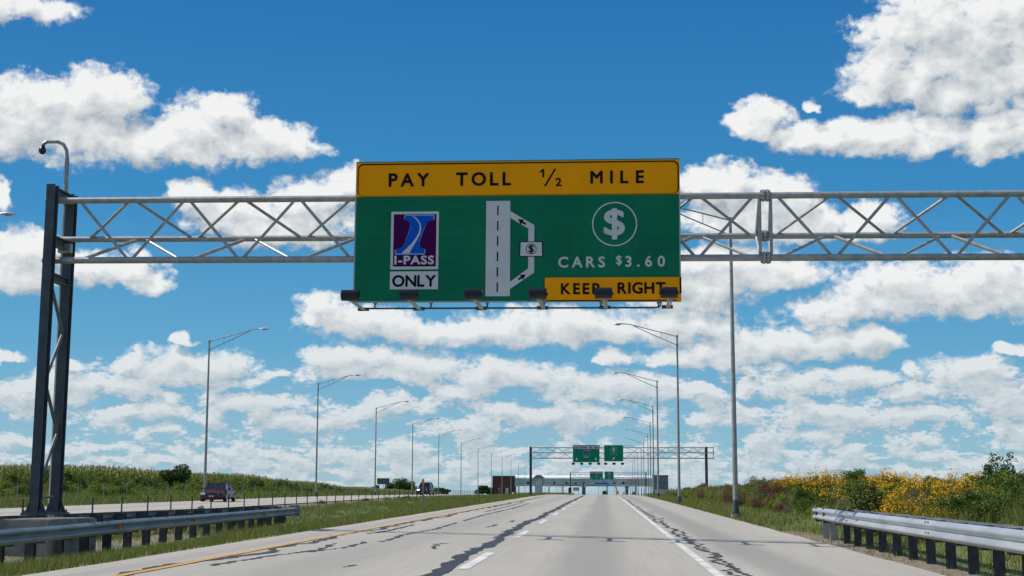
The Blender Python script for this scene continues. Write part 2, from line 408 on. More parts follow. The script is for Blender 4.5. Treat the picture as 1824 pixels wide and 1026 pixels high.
gm = bpy.data.materials.new('grassy_soil'); gm.use_nodes = True
t = G(gm.node_tree); gm.node_tree.nodes.clear()
b = t.n('ShaderNodeBsdfPrincipled'); o_ = t.n('ShaderNodeOutputMaterial'); t.put(o_.inputs[0], b.outputs[0]); b.inputs['Roughness'].default_value = .95
geo = t.n('ShaderNodeNewGeometry'); P = geo.outputs['Position']
n1 = t.noise(P, .35, 6, .65); n2 = t.noise(P, 6, 5, .7)
c = t.mix(t.ramp(n1, .38, .62), (.085, .125, .022), (.125, .14, .035))
c = t.mix(t.ramp(n2, .50, .66), c, (.13, .11, .06))
px_, py_, pz_ = t.sep(P)
# bare gravelly soil along the pavement edges and by the guardrail posts
e1 = t.m('SUBTRACT', 1.0, t.ramp(t.m('ADD', t.m('ABSOLUTE', t.m('SUBTRACT', px_, 5.45)), t.m('MULTIPLY', t.m('SUBTRACT', n2, .5), 1.4)), .3, .62))
e1 = t.m('MULTIPLY', e1, t.ramp(py_, 40, 55, 1, .25))
e2 = t.m('SUBTRACT', 1.0, t.ramp(t.m('ADD', t.m('ABSOLUTE', t.m('ADD', px_, 7.15)), t.m('MULTIPLY', t.m('SUBTRACT', n2, .5), 1.4)), .1, .45))
e3 = t.m('MULTIPLY', t.m('SUBTRACT', 1.0, t.ramp(t.m('ADD', t.m('ABSOLUTE', t.m('ADD', px_, 19.8)), t.m('MULTIPLY', t.m('SUBTRACT', n2, .5), 2.0)), .5, 1.4)), .8)
e4 = t.m('MULTIPLY', t.m('SUBTRACT', 1.0, t.ramp(t.m('ADD', t.m('ABSOLUTE', t.m('ADD', px_, 13.6)), t.m('MULTIPLY', t.m('SUBTRACT', n1, .5), 6.0)), .6, 1.9)), t.ramp(py_, 46, 60, .9, 0))
soil = t.mix(t.ramp(n2, .4, .62), (.24, .195, .14), (.13, .10, .07))
c = t.mix(t.m('MAXIMUM', t.m('MAXIMUM', e1, e2), t.m('MAXIMUM', e3, e4)), c, soil)
t.put(b.inputs['Base Color'], c)
bp = t.n('ShaderNodeBump'); bp.inputs['Strength'].default_value = .6; bp.inputs['Distance'].default_value = .05
t.put(bp.inputs['Height'], n2); t.put(b.inputs['Normal'], bp.outputs[0])
tag(sheet('ground', XS, YS, zter, gm), kind='structure')

cm = bpy.data.materials.new('concrete_pavement'); cm.use_nodes = True
t = G(cm.node_tree); cm.node_tree.nodes.clear()
b = t.n('ShaderNodeBsdfPrincipled'); o_ = t.n('ShaderNodeOutputMaterial'); t.put(o_.inputs[0], b.outputs[0]); b.inputs['Roughness'].default_value = .85
geo = t.n('ShaderNodeNewGeometry'); P = geo.outputs['Position']; px_, py_, pz_ = t.sep(P)
big = t.noise(t.xyz(t.m('MULTIPLY', px_, .5), t.m('MULTIPLY', py_, .08)), 1.0, 5, .6)
streak = t.noise(t.xyz(t.m('MULTIPLY', px_, 9.0), t.m('MULTIPLY', py_, .25)), 1.0, 5, .65)
grain = t.noise(P, 18, 6, .75)
c = t.mix(t.ramp(big, .3, .7), (.405, .370, .313), (.35, .322, .275))
c = t.mix(t.m('MULTIPLY', t.ramp(streak, .45, .75), .5), c, (.285, .268, .24))
c = t.mix(t.m('MULTIPLY', t.ramp(grain, .5, .8), .55), c, (.24, .225, .20))
def band(x0, wd, k):                     # traffic wear bands along the road
    return t.m('MULTIPLY', t.ramp(t.m('ABSOLUTE', t.m('ADD', t.m('SUBTRACT', px_, x0), t.m('MULTIPLY', t.m('SUBTRACT', big, .5), .5))), wd * .25, wd, 1, 0), k)
wear = t.m('MAXIMUM', t.m('MAXIMUM', band(-.25, .85, .60), band(-4.0, .85, .34)), t.m('MAXIMUM', band(2.75, .75, .62), band(-6.2, .22, .35)))
c = t.mix(wear, c, (.215, .205, .19))
jm = t.m('ABSOLUTE', t.m('SUBTRACT', t.m('FRACT', t.m('DIVIDE', py_, 4.6)), .5))
jt = t.ramp(jm, .496, .4985, 0, 1)
c = t.mix(t.m('MULTIPLY', jt, .35), c, (.13, .12, .11))
sl = t.ramp(t.m('ABSOLUTE', t.m('ADD', px_, 6.42)), .008, .02, 1, 0)
c = t.mix(t.m('MULTIPLY', sl, .6), c, (.13, .12, .11))
t.put(b.inputs['Base Color'], c)
bp = t.n('ShaderNodeBump'); bp.inputs['Strength'].default_value = .25; bp.inputs['Distance'].default_value = .01
t.put(bp.inputs['Height'], grain); t.put(b.inputs['Normal'], bp.outputs[0])

RY = axis([(-60, 0, 10), (0, 140, 2), (140, 240, 4), (240, 900, 20), (900, 1500, 100)])
def wob(y, k, a): return a * (sin(y * 1.7 * k) + sin(y * .63 * k + 1) + .6 * sin(y * 4.1 * k + 2)) / 2.6
strip('road', cm, lambda y: shoulder_l(y) + wob(y, 1, .03), lambda y: shoulder_r(y) + wob(y, 1.3, .05), RY, lambda x, y: zpave(x, y), 9)
def zopp(x, y): return zter(x, y) + .06
strip('opposite_road', cm, lambda y: -31.6 + shift_far(y) - 6 * sstep(350, 650, y), lambda y: -21.1 + shift_far(y) * .8, RY, zopp, 7)

# ---- painted lines
def dashes():
    m = MB(); y = 20.6 - 12.2 * 4
    while y < 620:
        L = 5.0; seg = [y, y + L/2, y + L]
        for a, b_ in zip(seg, seg[1:]):
            x0, x1 = -2.06, -1.90
            m.add([(x0, a, zpave(x0, a)+.005), (x1, a, zpave(x1, a)+.005), (x1, b_, zpave(x1, b_)+.005), (x0, b_, zpave(x0, b_)+.005)], [(0,1,2,3)])
        y += 12.2
    o = m.build('dashed_lane_line', M['paint']); tag(o, kind='structure')
dashes()
LY = axis([(-50, 140, 2), (140, 240, 4), (240, 800, 20)])
strip('white_edge_line', M['paint'], lambda y: 1.50, lambda y: 1.64, LY, lambda x, y: zpave(x, y) + .005, 2)
strip('yellow_edge_line', M['ypaint'], lambda y: -5.86 + wob(y, 2, .01) - 1.2 * sstep(250, 600, y), lambda y: -5.74 + wob(y, 2.6, .012) - 1.2 * sstep(250, 600, y), axis([(-50, 140, .5), (140, 240, 4), (240, 800, 20)]), lambda x, y: zpave(x, y) + .009, 2)
strip('opposite_edge_line', M['paint'], lambda y: -30.4 + shift_far(y), lambda y: -30.25 + shift_far(y), LY, lambda x, y: zopp(x, y) + .005, 2)
strip('opposite_yellow_line', M['ypaint'], lambda y: -23.0 + shift_far(y) * .85, lambda y: -22.86 + shift_far(y) * .85, LY, lambda x, y: zopp(x, y) + .005, 2)

# ---- crack sealant: ragged bands and wiggles of tar lying on the slabs
def tar_band(name, xc, wl, wr, y0, y1, st, seed, amp=0.0, lift=.0045):
    r = random.Random(seed); m = MB(); y = y0; rows = []; a = b_ = 0; dx = 0
    while y < y1:
        a = .55 * a + .45 * r.uniform(-.5, 1.0); b_ = .6 * b_ + .4 * r.uniform(-.5, 1.0)
        dx = .90 * dx + .17 * r.uniform(-1, 1)
        rows.append((xc(y) - wl * (1 + 1.1 * a) + dx * amp, xc(y) + wr * (1 + 1.1 * b_) + dx * amp, y)); y += st * r.uniform(.6, 1.4)
    vs = []
    for x0, x1, y in rows: vs += [(x0, y, zpave(x0, y) + lift), (x1, y, zpave(x1, y) + lift)]
    m.add(vs, [(2*i, 2*i+1, 2*i+3, 2*i+2) for i in range(len(rows) - 1)])
    return m.build(name, M['tar'])
for o in (tar_band('sealed_joint', lambda y: -2.30, .12, .07, 14, 170, .30, 3, .25),
          tar_band('sealed_joint', lambda y: 1.86 , .035, .03, 14, 170, .12, 4, .36),
          tar_band('sealed_joint', lambda y: 1.95, .022, .022, 14, 70, .10, 14, .42, .0052),
          tar_band('sealed_joint', lambda y: -5.66, .05, .07, 14, 130, .2, 5, .5)):
    tag(o, kind='structure')
def wiggle(pts, wd, seed):
    r = random.Random(seed); m = MB(); rows = []
    for (ax, ay), (bx, by) in zip(pts, pts[1:]):
        n = max(3, int(sqrt((bx-ax)**2 + (by-ay)**2) / .18))
        for i in range(n):
            u = i / n; rows.append((ax + (bx-ax)*u + r.uniform(-.05, .05), ay + (by-ay)*u, wd * r.uniform(.3, 1.5)))
    vs = []
    for x, y, q in rows: vs += [(x - q, y, zpave(x, y) + .0042), (x + q, y + r.uniform(-.1, .1), zpave(x, y) + .0042)]
    m.add(vs, [(2*i, 2*i+1, 2*i+3, 2*i+2) for i in range(len(rows) - 1)])
    tag(m.build('crack_seal', M['tar']), kind='structure')
wig = [[(-5.4,20),(-5.2,22.5),(-4.9,25),(-5.1,28)],[(-4.9,24.2),(-4.6,26.5),(-4.7,29)],[(-4.4,29),(-4.5,33),(-4.3,38),(-4.4,44)],[(-3.1,26.5),(-3.2,28.2)],[(-3.3,28.4),(-3.0,29.2)],
       [(-4.4,46),(-4.5,55),(-4.4,70),(-4.6,90)],[(-3.2,40),(-3.1,43)],[(-2.9,46),(-3.0,48)],[(-3.6,20.4),(-3.5,21.2)],[(-4.9,60),(-5.0,75),(-5.1,95)],[(-5.3,33),(-5.2,36),(-5.3,41)]]
for k, p in enumerate(wig): wiggle(p, .05, 20 + k)

# ------------------------------------------------------------------ lettering
def text_verts(s, spacing=1.0):
    cu = bpy.data.curves.new('lettering', 'FONT'); cu.body = s; cu.size = 1; cu.space_character = spacing
    cu.extrude = 0; cu.resolution_u = 4
    ob = bpy.data.objects.new('lettering', cu); col.objects.link(ob)
    dg = bpy.context.evaluated_depsgraph_get(); me = bpy.data.meshes.new_from_object(ob.evaluated_get(dg))
    vs = [(v.co.x, v.co.y) for v in me.vertices]; fs = [tuple(p.vertices) for p in me.polygons]
    bpy.data.objects.remove(ob); bpy.data.curves.remove(cu); bpy.data.meshes.remove(me)
    return vs, fs
def stamp(m, pts, fs, y, w_):          # thickened glyph: the outline shifted round a small circle, each layer a hair apart
    if w_ <= 0: m.add([(p[0], y, p[1]) for p in pts], fs); return
    for k in range(12):
        a = 2*pi*k/12; m.add([(p[0]+w_*cos(a), y-.0005*k, p[1]+w_*sin(a)) for p in pts], fs)
    m.add([(p[0], y-.0065, p[1]) for p in pts], fs)
def put_text(m, s, x0, x1, z0, z1, y, bold=0.0, spacing=1.0):
    vs, fs = text_verts(s, spacing); w_ = bold * (z1 - z0)
    x0 += w_; x1 -= w_; z0 += w_; z1 -= w_
    ax, bx = min(v[0] for v in vs), max(v[0] for v in vs); az, bz = min(v[1] for v in vs), max(v[1] for v in vs)
    stamp(m, [(x0 + (v[0]-ax)/(bx-ax)*(x1-x0), z0 + (v[1]-az)/(bz-az)*(z1-z0)) for v in vs], fs, y, w_)
def put_word(m, s, x0, x1, z0, z1, y, bold=0.0):      # letters evenly tracked out over the width
    w_ = bold * (z1 - z0); x0 += w_; x1 -= w_; z0 += w_; z1 -= w_
    widths = []; total = 0
    for ch in s:
        vs, fs = text_verts(ch); a = min(v[0] for v in vs); b_ = max(v[0] for v in vs)
        widths.append((b_ - a, vs, fs, a)); total += b_ - a
    k = (z1 - z0) / .73; gap = ((x1 - x0) - total * k) / max(1, len(s) - 1)
    if gap < 0: kx = k * (x1 - x0) / (total * k) * .9; gap = ((x1 - x0) - total * kx) / max(1, len(s) - 1)
    else: kx = k
    x = x0
    for wd, vs, fs, a in widths:
        stamp(m, [(x + (v[0]-a)*kx, z0 + v[1]*k) for v in vs], fs, y, w_); x += wd * kx + gap

def rounded(x0, x1, z0, z1, r, n=6):
    out = []
    for cx, cz, a0 in ((x1-r, z1-r, 0), (x0+r, z1-r, 90), (x0+r, z0+r, 180), (x1-r, z0+r, 270)):
        for k in range(n+1): a = radians(a0 + 90*k/n); out.append((cx + r*cos(a), cz + r*sin(a)))
    return out
def frame(m, outer, inner, y0, y1):
    n = len(outer)
    for k in range(n):
        j = (k+1) % n; m.prism([outer[k], outer[j], inner[j], inner[k]], y0, y1)
def arrow(m, p, q, wd, head, y):
    p = Vector(p); q = Vector(q); d = (q-p).normalized(); n = Vector((-d.y, d.x)); L = (q-p).length; h = q - d*head
    m.prism([tuple(p+n*wd), tuple(p-n*wd), tuple(h-n*wd), tuple(h+n*wd)], y, y+.002)
    m.prism([tuple(h+n*head*.55), tuple(h-n*head*.55), tuple(q)], y, y+.002)

# the toll agency's emblem: a leaning letter I with a white road through it, on purple
EMB = dict(out=[(268,118),(285,105),(600,105),(603,158),(560,165),(525,190),(500,235),(470,320),(440,410),(445,455),(465,485),(508,492),(500,548),(175,548),(170,495),(215,490),(250,465),(275,430),(305,340),(335,250),(335,200),(318,172),(285,160),(265,150)],
           road=[(350,112),(395,130),(430,165),(455,215),(462,262),(450,315),(425,370),(385,440),(350,500),(330,540),(238,540),(300,480),(355,425),(400,365),(430,310),(444,262),(440,215),(420,175),(390,142)])
def emblem(parent, x0, x1, z0, z1, y):       # frame rect given in sign coordinates
    def E(px, pz): return (x0 + (px-115)/(660-115)*(x1-x0), z1 - (pz-62)/(722-62)*(z1-z0))
    m = MB(); m.prism(rounded(x0, x1, z0, z1, .02), y, y+.003); back = m.build('emblem_border', M['white'], parent)
    m = MB(); a = E(145, 690); b_ = E(632, 92); m.prism([a, (b_[0], a[1]), b_, (a[0], b_[1])], y-.004, y-.0015); m.build('emblem_field', M['purple'], back)
    cx, cz = 385, 325
    m = MB(); pts = [E(cx + (p[0]-cx)*1.035 , cz + (p[1]-cz)*1.03) for p in EMB['out']]
    def poly(m, pts, y0, y1):
        from mathutils.geometry import tessellate_polygon
        m.add([(p[0], y0, p[1]) for p in pts], [tuple(q) for q in tessellate_polygon([[Vector((p[0], p[1], 0)) for p in pts]])])
    poly(m, pts, y-.006, y-.005); m.build('emblem_outline', M['lightblue'], back)
    m = MB(); poly(m, [E(cx + (p[0]-cx)*.985, cz + (p[1]-cz)*.975) for p in EMB['out']], y-.008, 0); m.build('emblem_letter', M['blue'], back)
    m = MB(); poly(m, [E(*p) for p in EMB['road']], y-.010, 0); m.build('emblem_road', M['white'], back)
    m = MB(); a = E(160, 668); b_ = E(612, 565); put_text(m, 'I-PASS', a[0], b_[0], a[1], b_[1], y-.006, .05, 1.12); m.build('emblem_lettering', M['white'], back)
    return back

def sign_light(name_label, loc, rz, group, reach=1.65):
    e = empty('sign_floodlight', loc, rz); tag(e, name_label, 'floodlight', group)
    m = MB()                                   # housing: slanted black box with visor, open to the sign
    hx = .19; y0 = -reach - .14; y1 = -reach + .16
    prof = [(y0, .02), (y0+.02, .16), (y0+.06, .20), (y1+.03, .215), (y1, .09), (y1-.07, -.02), (y0+.08, -.05), (y0+.03, -.03)]
    n = len(prof)
    m.add([(-hx, p[0], p[1]) for p in prof] + [(hx, p[0], p[1]) for p in prof], [tuple(range(n)), tuple(range(n, 2*n))[::-1]] + [((k+1) % n, k, n+k, n+(k+1) % n) for k in range(n)])
    m.box(-hx-.015, hx+.015, y0-.012, y0+.012, .095, .118)
    m.tube((-hx-.03, -reach, .07), (-hx, -reach, .07), .035); m.tube((hx, -reach, .07), (hx+.03, -reach, .07), .035)
    h = m.build('housing', M['black'], e)
    m = MB(); m.add([(-hx+.02, y1+.004, .20), (hx-.02, y1+.004, .20), (hx-.02, y1-.025, .085), (-hx+.02, y1-.025, .085)], [(0,1,2,3)])
    m.build('lens', M['glass_lens'], h)
    m = MB(); m.tube((0, -reach+.02, -.03), (0, -.03, -.03), .032, n=10); m.tube((.07, -reach+.05, -.05), (.05, -.03, -.05), .02, n=6)
    m.box(-.05, .05, -reach-.05, -reach+.1, -.045, -.012)
    m.build('arm', M['galv'], e)
    m = MB(); m.box(-.13, .13, -.05, .05, -.065, .01); m.build('clamp', M['column'], e)
    return e

ALPHA = -math.atan(.02)
def TW(u, w_, z, Y0=34.5, a=ALPHA): return Vector((u*cos(a) - w_*sin(a), Y0 + u*sin(a) + w_*cos(a), z))

# ------------------------------------------------------------------ the big toll sign
SW, SH = 7.75, 3.39
sg = empty('toll_sign', TW(-5.95, -.30, 5.77), ALPHA); sg.rotation_euler[1] = .005
tag(sg, 'large green and amber overhead sign reading PAY TOLL 1/2 MILE on the near gantry', 'road sign')
def S(zx, zy):
    tt = (zx - 95) / 1635; return (tt * SW, (768 - zy) / (708 + 18*tt) * SH)
hd = SH * (1 - 176/708)                          # bottom of amber header
m = MB(); m.box(0, SW, 0, .05, 0, hd - .004); pan = m.build('green_panel', M['green'], sg)
m = MB(); frame(m, [(-.03,-.03),(SW+.03,-.03),(SW+.03,hd),(-.03,hd)], [(.0,.0),(SW-.0,.0),(SW-.0,hd),(.0,hd)], -.002, .052); m.build('panel_edge', M['alu'], pan)
m = MB(); m.box(-.02, SW+.02, 0, .05, hd, SH); ph = m.build('amber_header', M['yellow'], sg)
m = MB(); frame(m, rounded(.02, SW, hd+.012, SH-.03, .14), rounded(.045, SW-.03, hd+.02, SH-.06, .12), -.005, -.001); m.build('header_border', M['inked'], ph)
m = MB(); m.box(-.02, SW+.02, -.004, .05, SH+.001, SH+.022); m.build('header_top_edge', M['darkgreen'], ph)
m = MB(); yl = -.006
for s, a, b_, top, bot in (('PAY',260,468,108,184), ('TOLL',605,886,103,180), ('MILE',1287,1556,95,169)):
    p = S(a, bot); q = S(b_, top); m = MB(); put_word(m, s, p[0], q[0], p[1], q[1], yl, .035); m.build('header_word', M['inked'], ph)
m = MB(); p = S(1032,136); q = S(1058,92); x1_ = p[0] + .085; m.prism([(x1_-.030, p[1]), (x1_+.018, p[1]), (x1_+.018, q[1]), (x1_-.020, q[1]), (x1_-.085, q[1]-.055), (x1_-.085, q[1]-.095), (x1_-.030, q[1]-.065)], yl, yl+.002)
p = S(1110,182); q = S(1142,138); put_text(m, '2', p[0], q[0], p[1], q[1], yl, .035)
a = Vector(S(1052,181)); b_ = Vector(S(1115,92)); m.prism([tuple(a), (a.x+.05, a.y), tuple(b_), (b_.x-.05, b_.y)], yl, yl+.002)
m.build('header_fraction', M['inked'], ph)
# keep right plate
p = S(1060,768); q = S(1738,650)
kr = MB(); kr.box(p[0], SW+.035, -.022, -.008, p[1]-.02, q[1]); kp = kr.build('amber_plate', M['yellow'], sg)
m = MB(); m.box(p[0]+.02, SW-.07, -.027, -.023, -.012, .012); m.box(SW-.005, SW+.038, -.027, -.023, .16, q[1]-.0); m.build('plate_border', M['inked'], kp)
for s, a, b_, top, bot in (('KEEP',1140,1333,676,736), ('RIGHT',1422,1660,672,734)):
    p = S(a, bot); q = S(b_, top); m = MB(); put_word(m, s, p[0], q[0], p[1], q[1], -.027, .035); m.build('plate_word', M['inked'], kp)
# emblem and ONLY plate
p = S(277,607); q = S(521,311); emblem(sg, p[0], q[0], p[1], q[1], -.012)
p = S(276,708); q = S(521,617); m = MB(); m.prism([p, (q[0], p[1]), q, (p[0], q[1])], -.012, -.004); on = m.build('white_plate', M['white'], sg)
m = MB(); p = S(288,695); q = S(510,632); put_word(m, 'ONLY', p[0], q[0], p[1], q[1], -.016, .035); m.build('plate_lettering', M['inked'], on)
# lane diagram
m = MB(); a = S(761,258); b_ = S(883,744); m.prism([(a[0], b_[1]), (b_[0]+.005, b_[1]), (b_[0], a[1]), a], -.010, -.003)
def thick(m, pts, y0, y1):
    m.prism([S(*p) for p in pts], y0, y1)
thick(m, [(884,310),(1005,382),(975,400),(884,345)], -.010, -.003); thick(m, [(975,400),(1005,382),(1005,470),(975,470)], -.010, -.003)
thick(m, [(975,540),(1005,540),(1005,625),(975,604)], -.010, -.003); thick(m, [(884,672),(975,604),(1005,625),(884,708)], -.010, -.003)
dg = m.build('lane_diagram', M['white'], sg)
m = MB(); thick(m, [(930,544),(1050,544),(1048,466),(932,466)], -.013, -.0105); m.build('booth_symbol_edge', M['inked'], dg)
m = MB(); thick(m, [(935,540),(1045,540),(1043,470),(937,470)], -.016, -.0135); m.build('booth_symbol', M['white'], dg)
m = MB()
for k in range(6):
    zy = 282 + k * 78.5; thick(m, [(817,zy+49),(824,zy+49),(824,zy),(817,zy)], -.013, -.0105)
m.build('lane_dashes', M['inked'], dg)
m = MB(); cc = S(990,505); m.ring(cc, .112, .128, -.019); p = S(976,528); q = S(1004,484); put_text(m, '$', p[0], q[0], p[1], q[1], -.019, .03); m.build('booth_dollar_mark', M['inked'], dg)
for p, q in (((962,378), (922,352)), ((926,660), (964,634))):
    m = MB(); arrow(m, S(*p), S(*q), .022, .13, -.013); m.build('arrow_mark', M['inked'], dg)
# dollar and price
m = MB(); cc = S(1408,377); m.ring(cc, .505, .535, -.006, 48); m.build('dollar_ring', M['white'], sg)
m = MB(); p = S(1354,458); q = S(1460,296); put_text(m, '$', p[0], q[0], p[1], q[1], -.006, .03); m.build('dollar_symbol', M['white'], sg)
m = MB(); p = S(1126,600); q = S(1360,540); put_word(m, 'CARS', p[0], q[0], p[1], q[1], -.006, .035); m.build('vehicle_word', M['white'], sg)
m = MB(); p = S(1414,592); q = S(1444,538); put_text(m, '$', p[0], q[0], p[1], q[1], -.006, .03)
p = S(1461,597); q = S(1658,537); put_word(m, '3.60', p[0], q[0], p[1], q[1], -.006, .035); m.build('price_lettering', M['white'], sg)
# back framing and the light bar
m = MB()
for k in range(6): x = .5 + k * 1.35; m.box(x-.04, x+.04, .053, .14, -.06, SH-.05)
m.build('rear_bracket', M['galv'], sg)
m = MB(); m.tube((.30, .0, -.17), (7.18, .0, -.17), .022, n=8); m.path([(7.18,0,-.17),(7.27,0,-.15),(7.31,0,-.09),(7.30,0,.02)], .018, 6)
for k in range(6): x = .5 + k * 1.35; m.tube((x, .09, -.05), (x, .0, -.17), .02, n=6)
m.build('light_bar', M['column'], sg)
ul = ['leftmost black floodlight under the big toll sign, below its left edge', 'black floodlight below the ONLY plate of the toll sign', 'black floodlight at the foot of the lane diagram on the toll sign',
      'black floodlight at the left end of the KEEP RIGHT plate', 'black floodlight overlapping the gap between KEEP and RIGHT', 'rightmost black floodlight below the letter T of RIGHT']
for k, (px, lab) in enumerate(zip((653, 752, 862, 970, 1079, 1187), ul)):
    u = (px - 635) / 574 * SW - 5.95
    sign_light(lab, TW(u, -.36, 5.60), ALPHA, 'floodlights under the big toll sign')

# ------------------------------------------------------------------ gantries
def gantry(Y0, a, u0, u1, zt, zb, zm, dep, zbase, near, panel=1.385, overhang=0.0, label='', group=None, offset=0.0, zcol=.35):
    e = empty('overhead_gantry', (0, Y0, 0), a); tag(e, label, 'gantry', group)
    if near: e.rotation_euler[1] = .007
    rc = .075 if near else .06; rd = .038 if near else .03
    T = lambda u: (u, 0, zt); B = lambda u: (u, 0, zb); Md = lambda u: (u, dep, zm)
    us, ue = u0 - (.25 if near else 0), u1 + .25 + overhang
    for P_, r in ((T, rc*1.05), (B, rc*1.1), (Md, rc)):
        m = MB(); m.tube(P_(us), P_(ue), r, n=12); m.build('chord', M['galv'], e, smooth=False)
    def diag(p, q, r):
        m = MB(); m.tube(p, q, r, n=8); return m
    web = []
    if near:
        sp = 3.80
        # left half runs from the splice leftwards, right half mirrored
        for sgn in (-1, 1):
            k = 0
            while True:
                ua = sp + sgn * (.22 + panel * k); ub = sp + sgn * (.22 + panel * (k + 1))
                if (sgn < 0 and ub < u0 + .1) or (sgn > 0 and ub > u1 - .1): break
                if k % 2 == 0: web.append((T(ua+sgn*.05), B(ub-sgn*.03), rd*1.0)); web.append((B(ua+sgn*.10), Md(ub-sgn*.1), rd*.9)); web.append((Md(ua+sgn*.05), T(ub-sgn*.05), rd))
                else: web.append((B(ua+sgn*.03), T(ub-sgn*.05), rd)); web.append((Md(ua+sgn*.05), B(ub-sgn*.12), rd*1.15)); web.append((T(ua+sgn*.05), Md(ub-sgn*.05), rd))
                k += 1
        for s_ in (-.13, .13):
            web += [(T(sp+s_), B(sp+s_), rd), (T(sp+s_), Md(sp+s_*1.2), rd), (Md(sp+s_*1.2), B(sp+s_*.9), rd)]
        for q in web: diag(*q).build('diagonal', M['galv'], e)
        for P_ in (T, B, Md):
            c = P_(sp); m = MB(); m.tube((c[0]-.075, c[1], c[2]), (c[0]-.02, c[1], c[2]), .15, n=16); m.tube((c[0]+.02, c[1], c[2]), (c[0]+.075, c[1], c[2]), .15, n=16)
            for k in range(8):
                an = 2*pi*k/8; m.tube((c[0]-.12, c[1]+.118*cos(an), c[2]+.118*sin(an)), (c[0]+.12, c[1]+.118*cos(an), c[2]+.118*sin(an)), .017, n=6)
            m.build('splice_flange', M['galv'], e)
    else:
        m = MB(); n = int((ue - us) / panel)
        for k in range(n):
            ua = us + panel*k; ub = ua + panel
            if k % 2 == 0: prs = ((T(ua),B(ub)),(B(ua),Md(ub)),(Md(ua),T(ub)))
            else: prs = ((B(ua),T(ub)),(Md(ua),B(ub)),(T(ua),Md(ub)))
            for p, q in prs: m.tube(p, q, rd, n=6)
        for P_, Q_ in ((T,B),(B,Md),(Md,T)): m.tube(P_(ue-.1), Q_(ue-.1), rd, n=6)
        m.build('web', M['galv'], e)
    # supports
    for ci, u in enumerate((u0, u1)):
        ys = (-.23, dep + .22) if near else (-.36, dep + .25)
        for y in ys:
            m = MB(); w2 = .108 if near else .11
            hgt = zt + zcol
            zb0 = zbase[ci]
            m.box(u-w2, u+w2, y-.13, y-.105, zb0, hgt); m.box(u-w2, u+w2, y+.105, y+.13, zb0, hgt); m.box(u-.015, u+.015, y-.105, y+.105, zb0, hgt)
            c_ = m.build('column', M['column'], e)
            m = MB(); m.box(u-.26, u+.26, y-.26, y+.26, zb0, zb0+.05)
            for s1 in (-1, 1):
                m.prism([(u+s1*w2, zb0+.05), (u+s1*.27, zb0+.05), (u+s1*w2, zb0+.42)][::s1], y-.012, y+.012)
            for s1 in (-1, 1):
                for s2 in (-1, 1): m.tube((u+s1*.20, y+s2*.20, zb0), (u+s1*.20, y+s2*.20, zb0+.12), .02, n=6)
            m.build('base_plate', M['column'], c_)
        if near:
            for zz, hh in ((zt+.18, .13), (zm-.17, .12), (zb-.42, .10)):
                m = MB(); m.box(u-.09, u+.09, ys[0]+.15, ys[1]-.15, zz-hh, zz-hh+.03); m.box(u-.09, u+.09, ys[0]+.15, ys[1]-.15, zz+hh-.03, zz+hh); m.box(u-.012, u+.012, ys[0]+.15, ys[1]-.15, zz-hh+.03, zz+hh-.03)
                m.build('cross_beam', M['column'], e)
        zz = [zbase[ci] + .75 + (zb - .5 - zbase[ci] - .75) * k / 4 for k in range(5)]
        for k in range(4):
            y_a, y_b = (ys[0]+.14, ys[1]-.14) if k % 2 == 0 else (ys[1]-.14, ys[0]+.14)
            m = MB(); m.tube((u, y_a, zz[4-k]), (u, y_b, zz[3-k]), .045 if near else .05, n=8); m.build('brace', M['brace'], e)
        if near:
            m = MB(); m.tube((u, ys[0]+.14, zbase[ci]+.42), (u, ys[1]-.14, zbase[ci]+.42), .03, n=8); m.build('brace', M['brace'], e)
            m = MB(); m.box(u-.16, u+.16, ys[1]-.34, ys[1]-.17, zm-.35, zm-.12); m.build('junction_box', M['galv'], e)
    return e
gantry(34.5, ALPHA, -13.60, 11.75, 8.30, 6.80, 7.46, .78, (.60, .25), True, label='near steel truss gantry spanning the road and carrying the big toll sign')
gantry(190, -.004, -9.55, 13.1, 7.22, 5.86, 6.6, 1.3, (1.0, 1.0), False, panel=1.75, overhang=.75, label='second truss gantry down the road with two smaller green signs', zcol=.12)
gantry(397, 0, -9.2, 11.1, 7.05, 5.8, 6.45, 1.3, (1.0, 1.0), False, panel=1.75, overhang=.1, label='farthest truss gantry, small in front of the glazed bridge', zcol=.08)

def ped(name, u0, u1, w0, w1, z0, z1, lab):
    bm = bmesh.new()
    c = [TW(u, w_, z) for z in (z0, z1) for (u, w_) in ((u0,w0),(u1,w0),(u1,w1),(u0,w1))]
    vs = [bm.verts.new(p) for p in c]
    for f in ((0,3,2,1),(4,5,6,7),(0,1,5,4),(1,2,6,5),(2,3,7,6),(3,0,4,7)): bm.faces.new([vs[i] for i in f])
    bmesh.ops.bevel(bm, geom=list(bm.edges), offset=.03, segments=2, affect='EDGES')
    me = bpy.data.meshes.new(name); bm.to_mesh(me); bm.free(); me.materials.append(M['conc_ped'])
    return tag(link(bpy.data.objects.new(name, me)), lab, 'pedestal')
ped('concrete_pedestal', -14.15, -12.93, -.95, 2.1, -.5, .60, 'concrete pedestal under the left columns of the near gantry')
ped('concrete_pedestal', 11.2, 12.3, -.95, 2.1, -.2, .25, 'concrete pedestal under the right columns of the near gantry')

